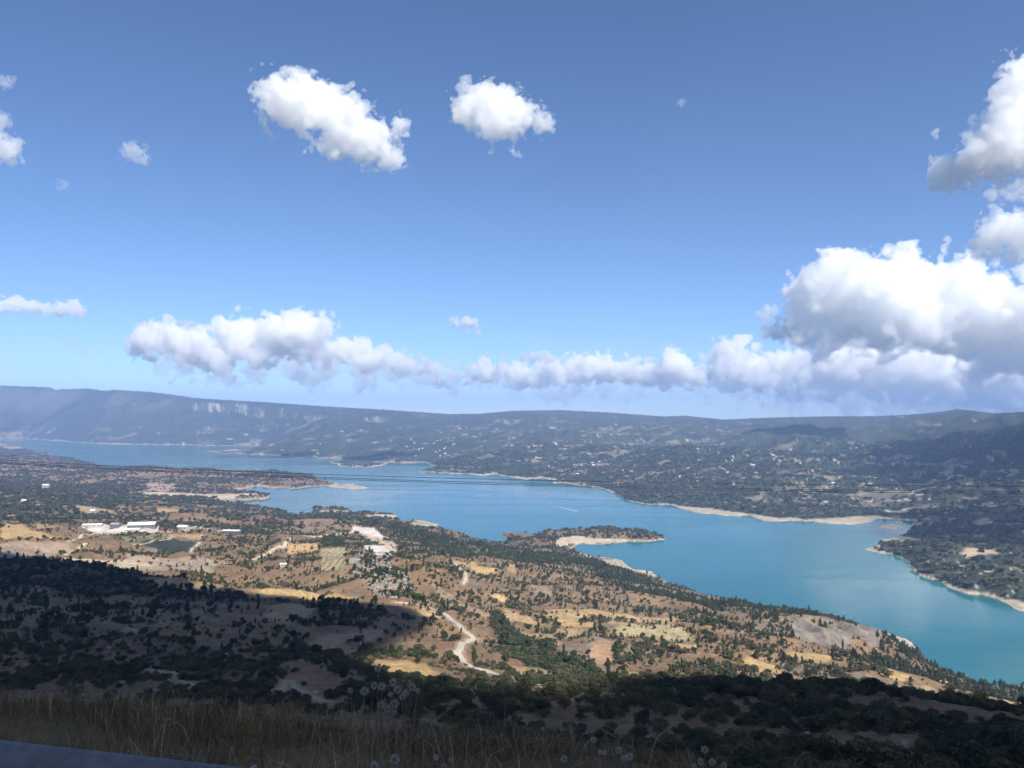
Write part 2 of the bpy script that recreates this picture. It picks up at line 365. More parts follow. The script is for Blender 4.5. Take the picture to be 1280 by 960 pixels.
# (colour, tree density, edge fuzz in metres, outline in the picture)
PATCH = [
    (BRN, .35, 6, [(540, 700), (600, 705), (680, 700), (760, 712), (830, 740), (850, 765), (760, 770), (690, 762), (640, 735), (560, 725)]),
    (c3(.27, .18, .13), .30, 8, [(0, 560), (37, 565), (87, 577), (125, 586), (75, 592), (0, 588)]),
    (c3(.26, .2, .16), .9, 6, [(445, 690), (470, 690), (500, 715), (520, 745), (495, 748), (460, 735), (440, 715)]),
    (c3(.16, .13, .08), 1.0, 10, [(0, 594), (60, 600), (160, 612), (160, 630), (100, 650), (60, 655), (0, 652)]),
    (c3(.16, .14, .08), 1.0, 10, [(420, 648), (500, 655), (560, 672), (640, 690), (740, 697), (800, 720), (830, 735), (950, 765), (950, 771), (820, 745), (730, 710), (640, 702), (560, 690), (480, 667)]),
    (c3(.08, .08, .045), 1.3, 4, [(615, 772), (630, 774), (645, 789), (671, 800), (701, 811), (727, 830), (750, 841), (765, 854), (718, 854), (694, 839), (660, 836), (637, 821), (624, 800), (611, 792)]),
    (c3(.16, .115, .075), .85, 8, [(0, 704), (80, 704), (160, 716), (250, 738), (320, 748), (440, 756), (480, 766), (440, 775), (330, 752), (240, 752), (150, 745), (60, 735), (0, 730)]),
    (c3(.17, .12, .08), .6, 8, [(60, 770), (130, 790), (230, 800), (300, 822), (330, 850), (260, 850), (190, 820), (100, 810), (50, 790)]),
    (c3(.13, .12, .07), 1.3, 3, [(401, 672), (432, 672), (432, 684), (401, 685)]),
    (OCH, .01, 3, [(0, 656), (15, 656), (45, 665), (77, 672), (50, 673), (15, 673), (0, 675)]),
    (TAN, .08, 3, [(35, 654), (65, 654), (80, 662), (45, 662)]),
    (c3(.31, .235, .17), .02, 3, [(0, 680), (85, 680), (92, 690), (60, 700), (0, 697)]),
    (WHT, 0, 2, [(102, 659), (130, 655), (155, 658), (200, 658), (196, 666), (125, 668), (110, 664)]),
    (c3(.045, .055, .045), 0, 1, [(172, 680), (215, 672.5), (250, 679), (235, 692), (200, 689)]),
    (c3(.20, .19, .10), .25, 2, [(135, 670), (185, 667.5), (212, 672), (172, 679), (145, 677.5)]),
    (TAN, .02, 2, [(197, 669), (255, 667.5), (252, 675), (217, 672)]),
    (c3(.33, .25, .16), .03, 3, [(67, 632), (125, 635), (140, 640), (100, 642)]),
    (OCH, .02, 3, [(195, 636), (225, 637.5), (235, 639), (212, 640.5), (197, 640)]),
    (c3(.36, .26, .2), .03, 4, [(182, 604), (220, 605), (217, 614), (185, 615)]),
    (PAL, .01, 4, [(162, 616), (200, 615), (260, 618), (320, 617), (336, 620), (270, 622), (200, 620)]),
    (c3(.34, .265, .195), .06, 4, [(160, 692), (240, 696), (285, 706), (266, 717), (235, 712), (185, 713), (160, 713)]),
    (PAL, .01, 4, [(80, 697), (100, 699), (145, 701), (160, 700), (192, 704), (194, 707), (172, 712), (130, 708), (100, 703)]),
    (TAN, .03, 3, [(170, 722), (200, 723), (250, 730), (290, 736), (320, 738), (320, 744), (280, 742), (230, 738), (190, 731)]),
    (BRN, .03, 3, [(367, 656), (387, 648), (416, 648), (419, 656), (408, 664), (382, 667)]),
    (WHT, .0, 3, [(440, 658), (468, 660), (485, 674), (474, 675), (459, 669), (438, 666)]),
    (WHT, .01, 3, [(455, 682), (476, 682), (497, 687), (480, 695), (468, 693)]),
    (c3(.40, .31, .22), .02, 2, [(459, 668), (474, 672), (496, 686), (476, 681), (462, 676)]),
    (KHK, .0, 2, [(401, 687), (432, 685.6), (432, 710), (425, 717), (402, 714)]),
    (OCH, .05, 2, [(359, 682), (397, 679), (397, 689), (361, 693)]),
    (OCH, .01, 3, [(320, 738), (376, 738), (425, 740), (449, 749), (425, 751), (382, 749), (337, 744), (320, 743)]),
    (TAN, .02, 3, [(333, 759), (378, 756), (393, 761.5), (389, 768), (342, 776), (331, 770)]),
    (c3(.33, .23, .15), .03, 3, [(385, 803), (434, 789), (482, 789), (472, 800), (450, 808), (434, 819), (385, 810)]),
    (RED, .03, 3, [(358, 830), (388, 830), (425, 854), (409, 873), (388, 873), (361, 852)]),
    (OCH, .01, 3, [(466, 827), (536, 830), (545, 838), (580, 846), (604, 854), (629, 856), (607, 862), (580, 855), (526, 846), (488, 841)]),
    (TAN, .02, 2, [(515, 760), (540, 762), (555, 768), (548, 773), (525, 767)]),
    (OCH, .03, 3, [(564, 700.6), (596, 704), (619, 710), (619, 716), (598, 716.5), (574, 708)]),
    (TAN, .03, 3, [(631, 706), (645, 708), (645, 715), (632, 714)]),
    (OCH, .02, 2, [(611, 742), (630, 745), (630, 753), (621, 749)]),
    (TAN, .02, 3, [(626, 759), (637, 764), (662, 772), (681, 783), (660, 782), (645, 776), (637, 782), (634, 770)]),
    (TAN, .05, 3, [(681, 762), (737, 761), (765, 768), (780, 769), (807, 774), (841, 772.5), (852, 776), (842, 780), (816, 778), (779, 776), (739, 772), (720, 777), (686, 772)]),
    (OCH, .03, 2, [(697, 776), (742, 779), (740, 784), (702, 782)]),
    (TAN, .02, 3, [(686, 786), (731, 786), (731, 792), (716, 800), (705, 794)]),
    (TAN, .04, 3, [(647, 791), (660, 792), (690, 794), (703, 804), (694, 807), (675, 800), (656, 794)]),
    (c3(.36, .23, .135), .0, 2, [(746, 800), (765, 802), (763, 819), (767, 830), (748, 832), (737, 815)]),
    (TAN, .05, 3, [(636, 832), (664, 837), (690, 841), (712, 852), (671, 847), (637, 839)]),
    (OCH, .02, 2, [(606, 845), (628, 856), (621, 860), (604, 856)]),
    (c3(.31, .225, .15), .06, 4, [(660, 734), (679, 731.6), (697, 742), (671, 747)]),
    (c3(.31, .225, .15), .08, 3, [(540, 729), (559, 740), (581, 755), (615, 770), (615, 774), (583, 762), (559, 749), (540, 738)]),
    (KHK, .12, 4, [(760, 777), (820, 781), (850, 785), (863, 800), (830, 803), (800, 795), (765, 790)]),
    (OCH, .02, 2, [(835, 806), (874, 805), (876, 808), (852, 812)]),
    (OCH, .02, 3, [(926, 825), (936, 823), (970, 832.5), (985, 842), (1003, 847), (1003, 851), (972, 847.5), (947, 838)]),
    (OCH, .02, 3, [(972, 814), (976, 812), (1009, 816), (1038, 822), (1036, 828), (1009, 828), (990, 821)]),
    (TAN, .03, 3, [(779, 838), (822, 844), (822, 849), (784, 842)]),
    (OCH, .02, 3, [(1098, 835), (1117, 837), (1139, 846), (1128, 851.6), (1112, 847.5)]),
    (TAN, .03, 3, [(1149, 851.6), (1168, 860), (1166, 865), (1152, 862)]),
    (TAN, .03, 3, [(1171, 849), (1190, 854), (1185, 860)]),
    (TAN, .03, 3, [(1255, 876), (1285, 872), (1285, 887), (1263, 887)]),
    (c3(.215, .185, .155), .0, 3, [(987, 773), (1017, 778.5), (1063, 784), (1079, 787), (1106, 793), (1098, 814), (1087, 808), (1079, 800), (1063, 797), (1055, 814), (1033, 812), (1009, 803), (995, 789)]),
    (c3(.24, .20, .14), .22, 4, [(975, 767), (1063, 780), (1105, 787), (1135, 797), (1128, 804), (1063, 788), (980, 776)]),
    (PAL, .0, 4, [(692, 677), (704, 672), (722, 670), (745, 674), (790, 676), (760, 679), (722, 681), (700, 684)]),
    (c3(.36, .27, .2), .03, 4, [(395, 638), (436, 638.5), (440, 641), (400, 641)]),
    (PAL, .0, 3, [(446, 645), (470, 643), (494, 643.5), (493, 646), (460, 647)]),
    (c3(.33, .28, .19), .0, 3, [(508, 653.5), (528, 652), (552, 654.5), (544, 657), (522, 659)]),
    (c3(.38, .29, .2), .02, 4, [(1203, 690), (1220, 685), (1245, 685), (1249, 691), (1225, 697), (1205, 697)]),
]
n5 = fbm(X, Y, 45, 4, 101)
n6 = fbm(X, Y, 14, 3, 111)
n7 = fbm(X, Y, 320, 4, 121)
nf = fbm(X, Y, 3.0, 3, 131)
COL = np.empty(X.shape + (3,))
mixn = np.clip(.5 + .9 * n5 + .4 * n6, 0, 1)[..., None]
COL[:] = c3(.275, .185, .105) * mixn + c3(.175, .118, .074) * (1 - mixn)
grey = sstep(.18, .5, fbm(X, Y, 70, 4, 141))[..., None]
COL = COL * (1 - .4 * grey) + c3(.25, .225, .19) * .4 * grey
VEG = np.clip(.40 + .9 * n7 + 1.35 * n5 + .55 * n6, .05, 1.2)
VEG = np.where(Rr < 420, np.clip(np.where(A_ < R(-3), .40, .62) + 1.1 * n5 + .45 * n6, .04, 1.2), VEG)

# far slopes: dark woods, stepped fields, pale cliffs
u, v = A_ * 9000.0, L_ * 9000.0 * 0.55
fp = fbm(u, v * 2.4, 250, 5, 201, .68)
band = fbm(u, v, 2600, 3, 211)
fine = fbm(u, v * 2.0, 90, 3, 221, .6)
wood = np.clip(.5 + fine, 0, 1)[..., None]
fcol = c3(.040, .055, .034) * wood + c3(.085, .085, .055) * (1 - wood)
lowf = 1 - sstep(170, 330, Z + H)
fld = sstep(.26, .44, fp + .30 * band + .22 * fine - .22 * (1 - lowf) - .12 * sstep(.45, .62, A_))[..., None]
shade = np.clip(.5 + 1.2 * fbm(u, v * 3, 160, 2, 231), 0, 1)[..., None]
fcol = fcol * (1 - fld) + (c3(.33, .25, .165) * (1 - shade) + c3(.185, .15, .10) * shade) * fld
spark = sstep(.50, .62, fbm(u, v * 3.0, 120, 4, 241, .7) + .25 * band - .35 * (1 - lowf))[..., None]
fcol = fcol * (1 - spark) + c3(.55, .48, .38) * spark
gz = np.abs(np.gradient(Z, axis=1)) / np.maximum(np.gradient(Rr, axis=1), .01)
rock = (sstep(.30, .60, gz + .35 * fbm(u, v * .5, 260, 5, 251, .65)) * sstep(330, 480, Z + H))[..., None]
fcol = fcol * (1 - .30 * rock) + c3(.30, .28, .26) * .30 * rock
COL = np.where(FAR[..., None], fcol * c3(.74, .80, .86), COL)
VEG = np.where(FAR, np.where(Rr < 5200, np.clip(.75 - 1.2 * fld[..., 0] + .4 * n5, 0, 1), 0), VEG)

for col, dens, fuzz, pts in PATCH:
    P = world_poly(pts)
    ctr = P.mean(0)
    m0 = float(np.hypot(*ctr))
    rad = float(np.hypot(*(P - ctr).T).max()) * 1.3 + 20
    box = (np.abs(X - ctr[0]) < rad) & (np.abs(Y - ctr[1]) < rad)
    idx = np.nonzero(box)
    xs, ys = X[idx], Y[idx]
    d = dist_poly(P, xs, ys) * np.where(inside(P, xs, ys), 1, -1)
    k = sstep(-fuzz, fuzz, d + n5[idx] * fuzz * 1.6 + n6[idx] * fuzz * 1.2)
    cc = col * (1 + .20 * n5[idx] + .10 * n6[idx])[:, None]
    COL[idx] = COL[idx] * (1 - k[:, None]) + cc * k[:, None]
    VEG[idx] = VEG[idx] * (1 - k) + dens * k
    if col is KHK and dens == 0:                 # vineyard rows
        rows = (.5 + .5 * np.sin((xs - ctr[0]) * 2 * math.pi / 9.0))
        COL[idx] *= (1 - .45 * k * sstep(.55, .8, rows))[:, None]
    elif dens < .06 and col is not WHT:          # ploughing lines
        a = hash(str(pts)) * 0 + ctr[0] * .013
        ln = np.sin(((xs * math.cos(a) + ys * math.sin(a)) + 3 * n6[idx]) * 2 * math.pi / 7.0)
        COL[idx] *= (1 + .07 * k * ln)[:, None]

# ------------------------------------------------------------------ roads and tracks, draped over the ground
ROADS = [
    ('road', 4.4, 'gravel', [(668, 858), (656, 855), (638, 850), (619, 843), (606, 839), (594, 836), (585, 832), (578, 827), (573, 820), (572, 815), (576, 809), (584, 804), (591, 801), (589, 795), (583, 791), (576, 785), (568, 778), (560, 771), (551, 765), (538, 760), (524, 757), (508, 755), (494, 754)]),
    ('dirt_road', 5.5, 'pale', [(318, 701), (330, 694), (339, 689), (348, 684), (357, 680), (364, 676), (363, 673), (356, 672.5)]),
    ('dirt_road', 4.5, 'pale', [(310, 659), (330, 661), (350, 664), (372, 669), (388, 670.5), (402, 670.6), (420, 669), (440, 666)]),
    ('dirt_road', 5.0, 'pale', [(455, 668), (468, 675), (485, 684), (496, 688)]),
    ('dirt_road', 5.0, 'pale', [(82, 695), (90, 691), (97, 687), (104, 682), (107, 679)]),
    ('dirt_road', 5.0, 'pale', [(80, 698), (110, 699.5), (145, 702), (175, 703)]),
    ('dirt_road', 4.5, 'pale', [(85, 678), (100, 672), (112, 669), (124, 667), (155, 665.5), (192, 665), (222, 664)]),
    ('dirt_road', 3.0, 'brown', [(348, 872), (354, 860), (360, 852), (366, 858), (374, 865), (390, 873), (407, 880)]),
    ('dirt_road', 3.0, 'brown', [(150, 834), (162, 835), (189, 838), (206, 844), (225, 852), (246, 862)]),
    ('dirt_road', 3.0, 'pale', [(566, 702), (574, 710), (582, 719), (582, 725), (579, 731)]),
    ('dirt_road', 3.5, 'pale', [(238, 691), (243, 685), (250, 678)]),
    ('dirt_road', 3.0, 'pale', [(166, 681), (190, 677), (214, 672.5)]),
]
ROADW = []
for nm, wd, tone, pts in ROADS:
    P = on_ground([p[0] for p in pts], [p[1] for p in pts])[:, :2]
    q = []
    for k in range(len(P) - 1):
        p0, p1, p2, p3 = P[max(k - 1, 0)], P[k], P[k + 1], P[min(k + 2, len(P) - 1)]
        n_ = max(2, int(np.hypot(*(p2 - p1)) / 2.5))
        for t_ in np.arange(n_) / n_:
            q.append(.5 * (2 * p1 + (p2 - p0) * t_ + (2 * p0 - 5 * p1 + 4 * p2 - p3) * t_ ** 2 + (3 * p1 - p0 - 3 * p2 + p3) * t_ ** 3))
    q.append(P[-1])
    q = np.array(q)
    ROADW.append((nm, wd, tone, q))
    box = (X > q[:, 0].min() - 15) & (X < q[:, 0].max() + 15) & (Y > q[:, 1].min() - 15) & (Y < q[:, 1].max() + 15)
    idx = np.nonzero(box)
    dmin = np.full(len(idx[0]), 1e9)
    for p in q:
        dmin = np.minimum(dmin, (X[idx] - p[0]) ** 2 + (Y[idx] - p[1]) ** 2)
    k = 1 - sstep(wd * .5, wd * .5 + 4.0, np.sqrt(dmin))
    VEG[idx] *= 1 - k
    COL[idx] = COL[idx] * (1 - .7 * k[:, None]) + c3(.40, .31, .21) * .7 * k[:, None]

# the eroded bluff above the water: gullies cut down its face
P = world_poly([(980, 770), (1063, 782), (1108, 791), (1100, 816), (1060, 818), (1009, 806), (990, 792)])
box = (X > P[:, 0].min()) & (X < P[:, 0].max()) & (Y > P[:, 1].min()) & (Y < P[:, 1].max())
idx = np.nonzero(box)
k = sstep(-4, 14, dist_poly(P, X[idx], Y[idx]) * np.where(inside(P, X[idx], Y[idx]), 1, -1))
gul = fbm(X[idx] * 1.0 + .25 * Y[idx], Y[idx] * .22, 26, 4, 301, .55, True)
Z[idx] += k * gul * 7.0
COL[idx] *= (1 + .30 * k * fbm(X[idx], Y[idx] * .2, 9, 3, 311))[:, None]
VEG[idx] = np.where(k > .3, np.where(gul < -.35, .25, VEG[idx] * .4), VEG[idx])

# far cliffs seen on the left, and bare scars
for pts, kk in (([(228, 506), (262, 503), (300, 506), (330, 512), (365, 512), (400, 519), (425, 524), (392, 525), (350, 523), (318, 521), (285, 517), (245, 514)], .75),
                ([(448, 523), (470, 519), (486, 524), (470, 529)], .5), ([(606, 528), (622, 523), (655, 525), (640, 531)], .45), ([(678, 517), (705, 518), (700, 526), (684, 524)], .35),
                ([(1186, 527), (1215, 523), (1255, 521), (1230, 527)], .4), ([(1215, 540), (1245, 545), (1228, 566), (1188, 560)], .3), ([(1176, 590), (1190, 578), (1240, 590), (1220, 602)], .35)):
    P = world_poly(pts)
    b = FAR & (X > P[:, 0].min()) & (X < P[:, 0].max()) & (Y > P[:, 1].min() - 200) & (Y < P[:, 1].max() + 200)
    idx = np.nonzero(b)
    k = np.where(inside(P, X[idx], Y[idx]), 1., 0.) * sstep(-.12, .45, fbm(u[idx] * 3.0, v[idx] * .5, 240, 5, 261, .75)) * kk
    COL[idx] = COL[idx] * (1 - k[:, None]) + c3(.50, .46, .42) * k[:, None]

# the pale belt the falling lake has left bare
belt = np.where(FAR, 5.2, 5.5) * np.clip(.62 + .6 * fbm(X, Y, 420, 3, 271) + .25 * n5, .12, 1.4)
hz = Z + H
bw = (1 - sstep(belt * .75, belt, hz)) * (SD < 160) * (Rr > 600)
bcol = c3(.41, .345, .25) * (1 + .15 * n6 + .12 * np.sin(hz * 3.2))[..., None]
COL = COL * (1 - bw[..., None]) + bcol * bw[..., None]
VEG = VEG * (1 - bw) * (hz > .8)
# the verge
verge = (1 - sstep(9, 26, Rr)) * (np.abs(A_) < R(100))
COL = COL * (1 - verge[..., None]) + c3(.125, .095, .05) * verge[..., None]
COL = COL * (1 + .30 * nf * (1 - sstep(900, 2200, Rr)))[..., None] * np.where(FAR, 1, .85 + .15 * sstep(380, 560, Rr))[..., None]  # near slopes also darkened in colour to deepen the cloud shade
COL = np.clip(COL, .01, .85)
VEG[Rr < 26] = 0


# ------------------------------------------------------------------ helpers
def mesh_np(name, verts, quads, mat=None, smooth=False, parent=None, tris=False):
    me = bpy.data.meshes.new(name)
    n = 3 if tris else 4
    verts = np.ascontiguousarray(verts, np.float32)
    quads = np.ascontiguousarray(quads, np.int32)
    me.vertices.add(len(verts))
    me.vertices.foreach_set('co', verts.ravel())
    me.loops.add(quads.size)
    me.loops.foreach_set('vertex_index', quads.ravel())
    me.polygons.add(len(quads))
    me.polygons.foreach_set('loop_start', np.arange(0, quads.size, n, dtype=np.int32))
    me.polygons.foreach_set('use_smooth', np.full(len(quads), smooth))
    me.update(calc_edges=True)
    if mat:
        me.materials.append(mat)
    return me


def link(name, me, parent=None, **props):
    o = bpy.data.objects.new(name, me)
    C.objects.link(o)
    if parent:
        o.parent = parent
    for k, v_ in props.items():
        o[k] = v_
    return o


def empty(name, loc, **props):
    o = link(name, None, **props)
    o.location = loc
    o.empty_display_size = .2
    return o


def mat(name, rough=.9, spec=.2):
    m = bpy.data.materials.new(name)
    m.use_nodes = True
    nt = m.node_tree
    b = nt.nodes['Principled BSDF']
    b.inputs['Roughness'].default_value = rough
    b.inputs['Specular IOR Level'].default_value = spec
    return m, nt, b


def nd(nt, typ, **kw):
    n = nt.nodes.new(typ)
    for k, v_ in kw.items():
        if k.startswith('i_'):
            n.inputs[k[2:].replace('_', ' ')].default_value = v_
        else:
            setattr(n, k, v_)
    return n


def noisy(name, ca, cb, scale=8, rough=.85, spec=.2, bump=0.0, detail=6, coord='Object'):
    m, nt, b = mat(name, rough, spec)
    tc = nd(nt, 'ShaderNodeTexCoord')
    no = nd(nt, 'ShaderNodeTexNoise', i_Scale=scale, i_Detail=detail, i_Roughness=.65)
    nt.links.new(tc.outputs[coord], no.inputs['Vector'])
    rp = nd(nt, 'ShaderNodeValToRGB')
    rp.color_ramp.elements[0].position, rp.color_ramp.elements[1].position = .32, .68
    rp.color_ramp.elements[0].color, rp.color_ramp.elements[1].color = (*ca, 1), (*cb, 1)
    nt.links.new(no.outputs['Fac'], rp.inputs['Fac'])
    nt.links.new(rp.outputs['Color'], b.inputs['Base Color'])
    if bump:
        bm = nd(nt, 'ShaderNodeBump', i_Strength=bump, i_Distance=.05)
        nt.links.new(no.outputs['Fac'], bm.inputs['Height'])
        nt.links.new(bm.outputs['Normal'], b.inputs['Normal'])
    return m


# ------------------------------------------------------------------ ground sheets
gm, nt, bs = mat('earth', .95, .08)
at = nd(nt, 'ShaderNodeAttribute', attribute_name='cover')
tc = nd(nt, 'ShaderNodeTexCoord')
na_ = nd(nt, 'ShaderNodeTexNoise', i_Scale=.55, i_Detail=8, i_Roughness=.7)
nb_ = nd(nt, 'ShaderNodeTexNoise', i_Scale=.06, i_Detail=6, i_Roughness=.65)
for n_ in (na_, nb_):
    nt.links.new(tc.outputs['Object'], n_.inputs['Vector'])
add = nd(nt, 'ShaderNodeMath', operation='ADD')
nt.links.new(na_.outputs['Fac'], add.inputs[0])
nt.links.new(nb_.outputs['Fac'], add.inputs[1])
mr = nd(nt, 'ShaderNodeMapRange')
for k_, v_ in (('From Min', .7), ('From Max', 1.3), ('To Min', .72), ('To Max', 1.28)):
    mr.inputs[k_].default_value = v_
nt.links.new(add.outputs[0], mr.inputs['Value'])
mul = nd(nt, 'ShaderNodeVectorMath', operation='MULTIPLY')
nt.links.new(at.outputs['Color'], mul.inputs[0])
nt.links.new(mr.outputs['Result'], mul.inputs[1])
nc_ = nd(nt, 'ShaderNodeTexNoise', i_Scale=.36, i_Detail=3, i_Roughness=.6)
nt.links.new(tc.outputs['Object'], nc_.inputs['Vector'])
ms = nd(nt, 'ShaderNodeMapRange', clamp=True)
for k_, v_ in (('From Min', .53), ('From Max', .60), ('To Min', 0), ('To Max', .72)):
    ms.inputs[k_].default_value = v_
nt.links.new(nc_.outputs['Fac'], ms.inputs['Value'])
mm = nd(nt, 'ShaderNodeMath', operation='MULTIPLY')
nt.links.new(ms.outputs['Result'], mm.inputs[0])
nt.links.new(at.outputs['Alpha'], mm.inputs[1])
mxs = nd(nt, 'ShaderNodeMix', data_type='RGBA')
nt.links.new(mm.outputs[0], mxs.inputs['Factor'])
nt.links.new(mul.outputs['Vector'], mxs.inputs['A'])
mxs.inputs['B'].default_value = (.085, .078, .045, 1)     # low thorn scrub
nt.links.new(mxs.outputs['Result'], bs.inputs['Base Color'])
bp_ = nd(nt, 'ShaderNodeBump', i_Strength=.6, i_Distance=.6)
nt.links.new(na_.outputs['Fac'], bp_.inputs['Height'])
nt.links.new(bp_.outputs['Normal'], bs.inputs['Normal'])

gi = np.arange(NA * NR).reshape(NA, NR)
quads = np.stack([gi[:-1, :-1], gi[1:, :-1], gi[1:, 1:], gi[:-1, 1:]], -1).reshape(-1, 4)[:, ::-1]
vco = np.stack([X, Y, Z], -1).reshape(-1, 3)
ffar = FAR.ravel()[quads].any(1)
scrub = np.where(FAR, 0, np.clip(VEG * 2.2 - .08, 0, 1)) * (Rr > 30)
colf = np.concatenate([COL.reshape(-1, 3), scrub.reshape(-1, 1)], 1).astype(np.float32)
for nm, sel in (('hillside', ~ffar), ('mountains', ffar)):
    q = quads[sel]
    used = np.unique(q)
    remap = np.zeros(NA * NR, np.int32)
    remap[used] = np.arange(len(used))
    me = mesh_np(nm, vco[used], remap[q], gm, True)
    ca = me.attributes.new('cover', 'FLOAT_COLOR', 'POINT')
    ca.data.foreach_set('color', colf[used].ravel())
    link(nm, me, kind='structure')

# ------------------------------------------------------------------ lake
wm, nt, bs = mat('lake_water', .08, .38)
bs.inputs['IOR'].default_value = 1.33
tc = nd(nt, 'ShaderNodeTexCoord')
mp_ = nd(nt, 'ShaderNodeMapping')
mp_.inputs['Scale'].default_value = (.55, 1.5, 1)
nt.links.new(tc.outputs['Object'], mp_.inputs['Vector'])
w1 = nd(nt, 'ShaderNodeTexNoise', i_Scale=.22, i_Detail=4, i_Roughness=.6)
w2 = nd(nt, 'ShaderNodeTexNoise', i_Scale=.0022, i_Detail=5, i_Roughness=.6, i_Distortion=1.2)
for n_ in (w1, w2):
    nt.links.new(mp_.outputs['Vector'], n_.inputs['Vector'])
mr = nd(nt, 'ShaderNodeMapRange', clamp=True)
for k_, v_ in (('From Min', .42), ('From Max', .62), ('To Min', .01), ('To Max', .10)):
    mr.inputs[k_].default_value = v_
nt.links.new(w2.outputs['Fac'], mr.inputs['Value'])
bp_ = nd(nt, 'ShaderNodeBump', i_Distance=.35)
nt.links.new(w1.outputs['Fac'], bp_.inputs['Height'])
nt.links.new(mr.outputs['Result'], bp_.inputs['Strength'])
nt.links.new(bp_.outputs['Normal'], bs.inputs['Normal'])
rp = nd(nt, 'ShaderNodeValToRGB')
rp.color_ramp.elements[0].color = (.014, .116, .138, 1)
rp.color_ramp.elements[1].color = (.018, .142, .160, 1)
rp.color_ramp.elements[0].position, rp.color_ramp.elements[1].position = .35, .65
nt.links.new(w2.outputs['Fac'], rp.inputs['Fac'])
nt.links.new(rp.outputs['Color'], bs.inputs['Base Color'])
mr2 = nd(nt, 'ShaderNodeMapRange', clamp=True)
for k_, v_ in (('From Min', .40), ('From Max', .62), ('To Min', .08), ('To Max', .20)):
    mr2.inputs[k_].default_value = v_
nt.links.new(w2.outputs['Fac'], mr2.inputs['Value'])
nt.links.new(mr2.outputs['Result'], bs.inputs['Roughness'])
xs = np.linspace(-16000, 16000, 33)
ys = np.linspace(300, 16000, 33)
gx, gy = np.meshgrid(xs, ys, indexing='ij')
li = np.arange(33 * 33).reshape(33, 33)
lq = np.stack([li[:-1, :-1], li[1:, :-1], li[1:, 1:], li[:-1, 1:]], -1).reshape(-1, 4)
link('lake', mesh_np('lake', np.stack([gx, gy, np.full(gx.shape, LAKE)], -1).reshape(-1, 3), lq, wm), kind='structure')
# ------------------------------------------------------------------ trees and shrubs
def leaf_mat(name, ca, cb):
    m, nt, b = mat(name, .75, .25)
    tc = nd(nt, 'ShaderNodeTexCoord')
    no = nd(nt, 'ShaderNodeTexNoise', i_Scale=3.2, i_Detail=3)
    nt.links.new(tc.outputs['Object'], no.inputs['Vector'])
    oi = nd(nt, 'ShaderNodeObjectInfo')
    ad = nd(nt, 'ShaderNodeMath', operation='MULTIPLY_ADD')
    ad.inputs[1].default_value, ad.inputs[2].default_value = 1.2, -.48
    nt.links.new(oi.outputs['Random'], ad.inputs[0])
    a2 = nd(nt, 'ShaderNodeMath', operation='ADD')
    nt.links.new(ad.outputs[0], a2.inputs[0])
    nt.links.new(no.outputs['Fac'], a2.inputs[1])
    mx = nd(nt, 'ShaderNodeMix', data_type='RGBA')
    nt.links.new(a2.outputs[0], mx.inputs['Factor'])
    mx.inputs['A'].default_value, mx.inputs['B'].default_value = (*ca, 1), (*cb, 1)
    nt.links.new(mx.outputs['Result'], b.inputs['Base Color'])
    return m


OAK = leaf_mat('oak_leaves', (.032, .040, .022), (.098, .098, .054))
PINE = leaf_mat('pine_needles', (.026, .042, .026), (.055, .074, .040))
GRN = leaf_mat('green_leaves', (.026, .044, .018), (.052, .078, .030))
BARK = noisy('bark', (.07, .055, .04), (.16, .13, .10), 9)


def quads_mesh(cent, nor, size, g):
    """one small four-cornered leaf clump at each centre"""
    n = len(cent)
    up = g.normal(size=(n, 3))
    t1 = np.cross(nor, up)
    t1 /= np.linalg.norm(t1, axis=1, keepdims=True) + 1e-9
    t2 = np.cross(nor, t1)
    t2 /= np.linalg.norm(t2, axis=1, keepdims=True) + 1e-9
    a = size[:, None] * t1 * (.7 + .6 * g.random((n, 1)))
    b = size[:, None] * t2 * (.7 + .6 * g.random((n, 1)))
    bend = nor * size[:, None] * .35
    V = np.stack([cent - a, cent - b * .8 + bend, cent + a, cent + b * .8 + bend], 1).reshape(-1, 3)
    return V, np.arange(4 * n).reshape(-1, 4)


def crown_np(kind, n, leaf, seed):
    g = np.random.default_rng(seed)
    lob = []
    if kind == 'oak':
        for k in range(9):
            a, rr = g.random() * 6.28, .30 * math.sqrt(g.random())
            lob.append((rr * math.cos(a), rr * math.sin(a), .36 + .36 * g.random() - .25 * rr, .16 + .13 * g.random()))
    elif kind == 'shrub':
        for k in range(11):
            a, rr = g.random() * 6.28, .46 * math.sqrt(g.random())
            lob.append((rr * math.cos(a), rr * math.sin(a), .26 + .50 * g.random() * (1 - rr), .17 + .13 * g.random()))
    elif kind == 'pine':
        for k in range(12):
            h = .18 + .74 * (k / 11)
            a, rr = g.random() * 6.28, .17 * (1.05 - h) * g.random() ** .5
            lob.append((rr * math.cos(a), rr * math.sin(a), h, (.05 + .19 * (1.05 - h) ** .8) * (.8 + .4 * g.random())))
    else:
        for k in range(12):
            h = .08 + .86 * (k / 11)
            lob.append((.02 * g.normal(), .02 * g.normal(), h, .105 * math.sin(math.pi * min(.97, .15 + .83 * (1 - h))) ** .7))
    lob = np.array(lob)
    pr = lob[:, 3] ** 2
    pick = g.choice(len(lob), n, p=pr / pr.sum())
    d = g.normal(size=(n, 3))
    d /= np.linalg.norm(d, axis=1, keepdims=True)
    d[:, 2] = np.where(d[:, 2] < -.35, -d[:, 2], d[:, 2])
    rad = lob[pick, 3] * (.72 + .42 * g.random(n))
    cent = lob[pick, :3] + d * rad[:, None] * np.array([1, 1, .85])
    nor = d + .55 * g.normal(size=(n, 3))
    nor /= np.linalg.norm(nor, axis=1, keepdims=True)
    V, Q = quads_mesh(cent, nor, leaf * (.6 + .8 * g.random(n)), g)
    return V, Q, lob


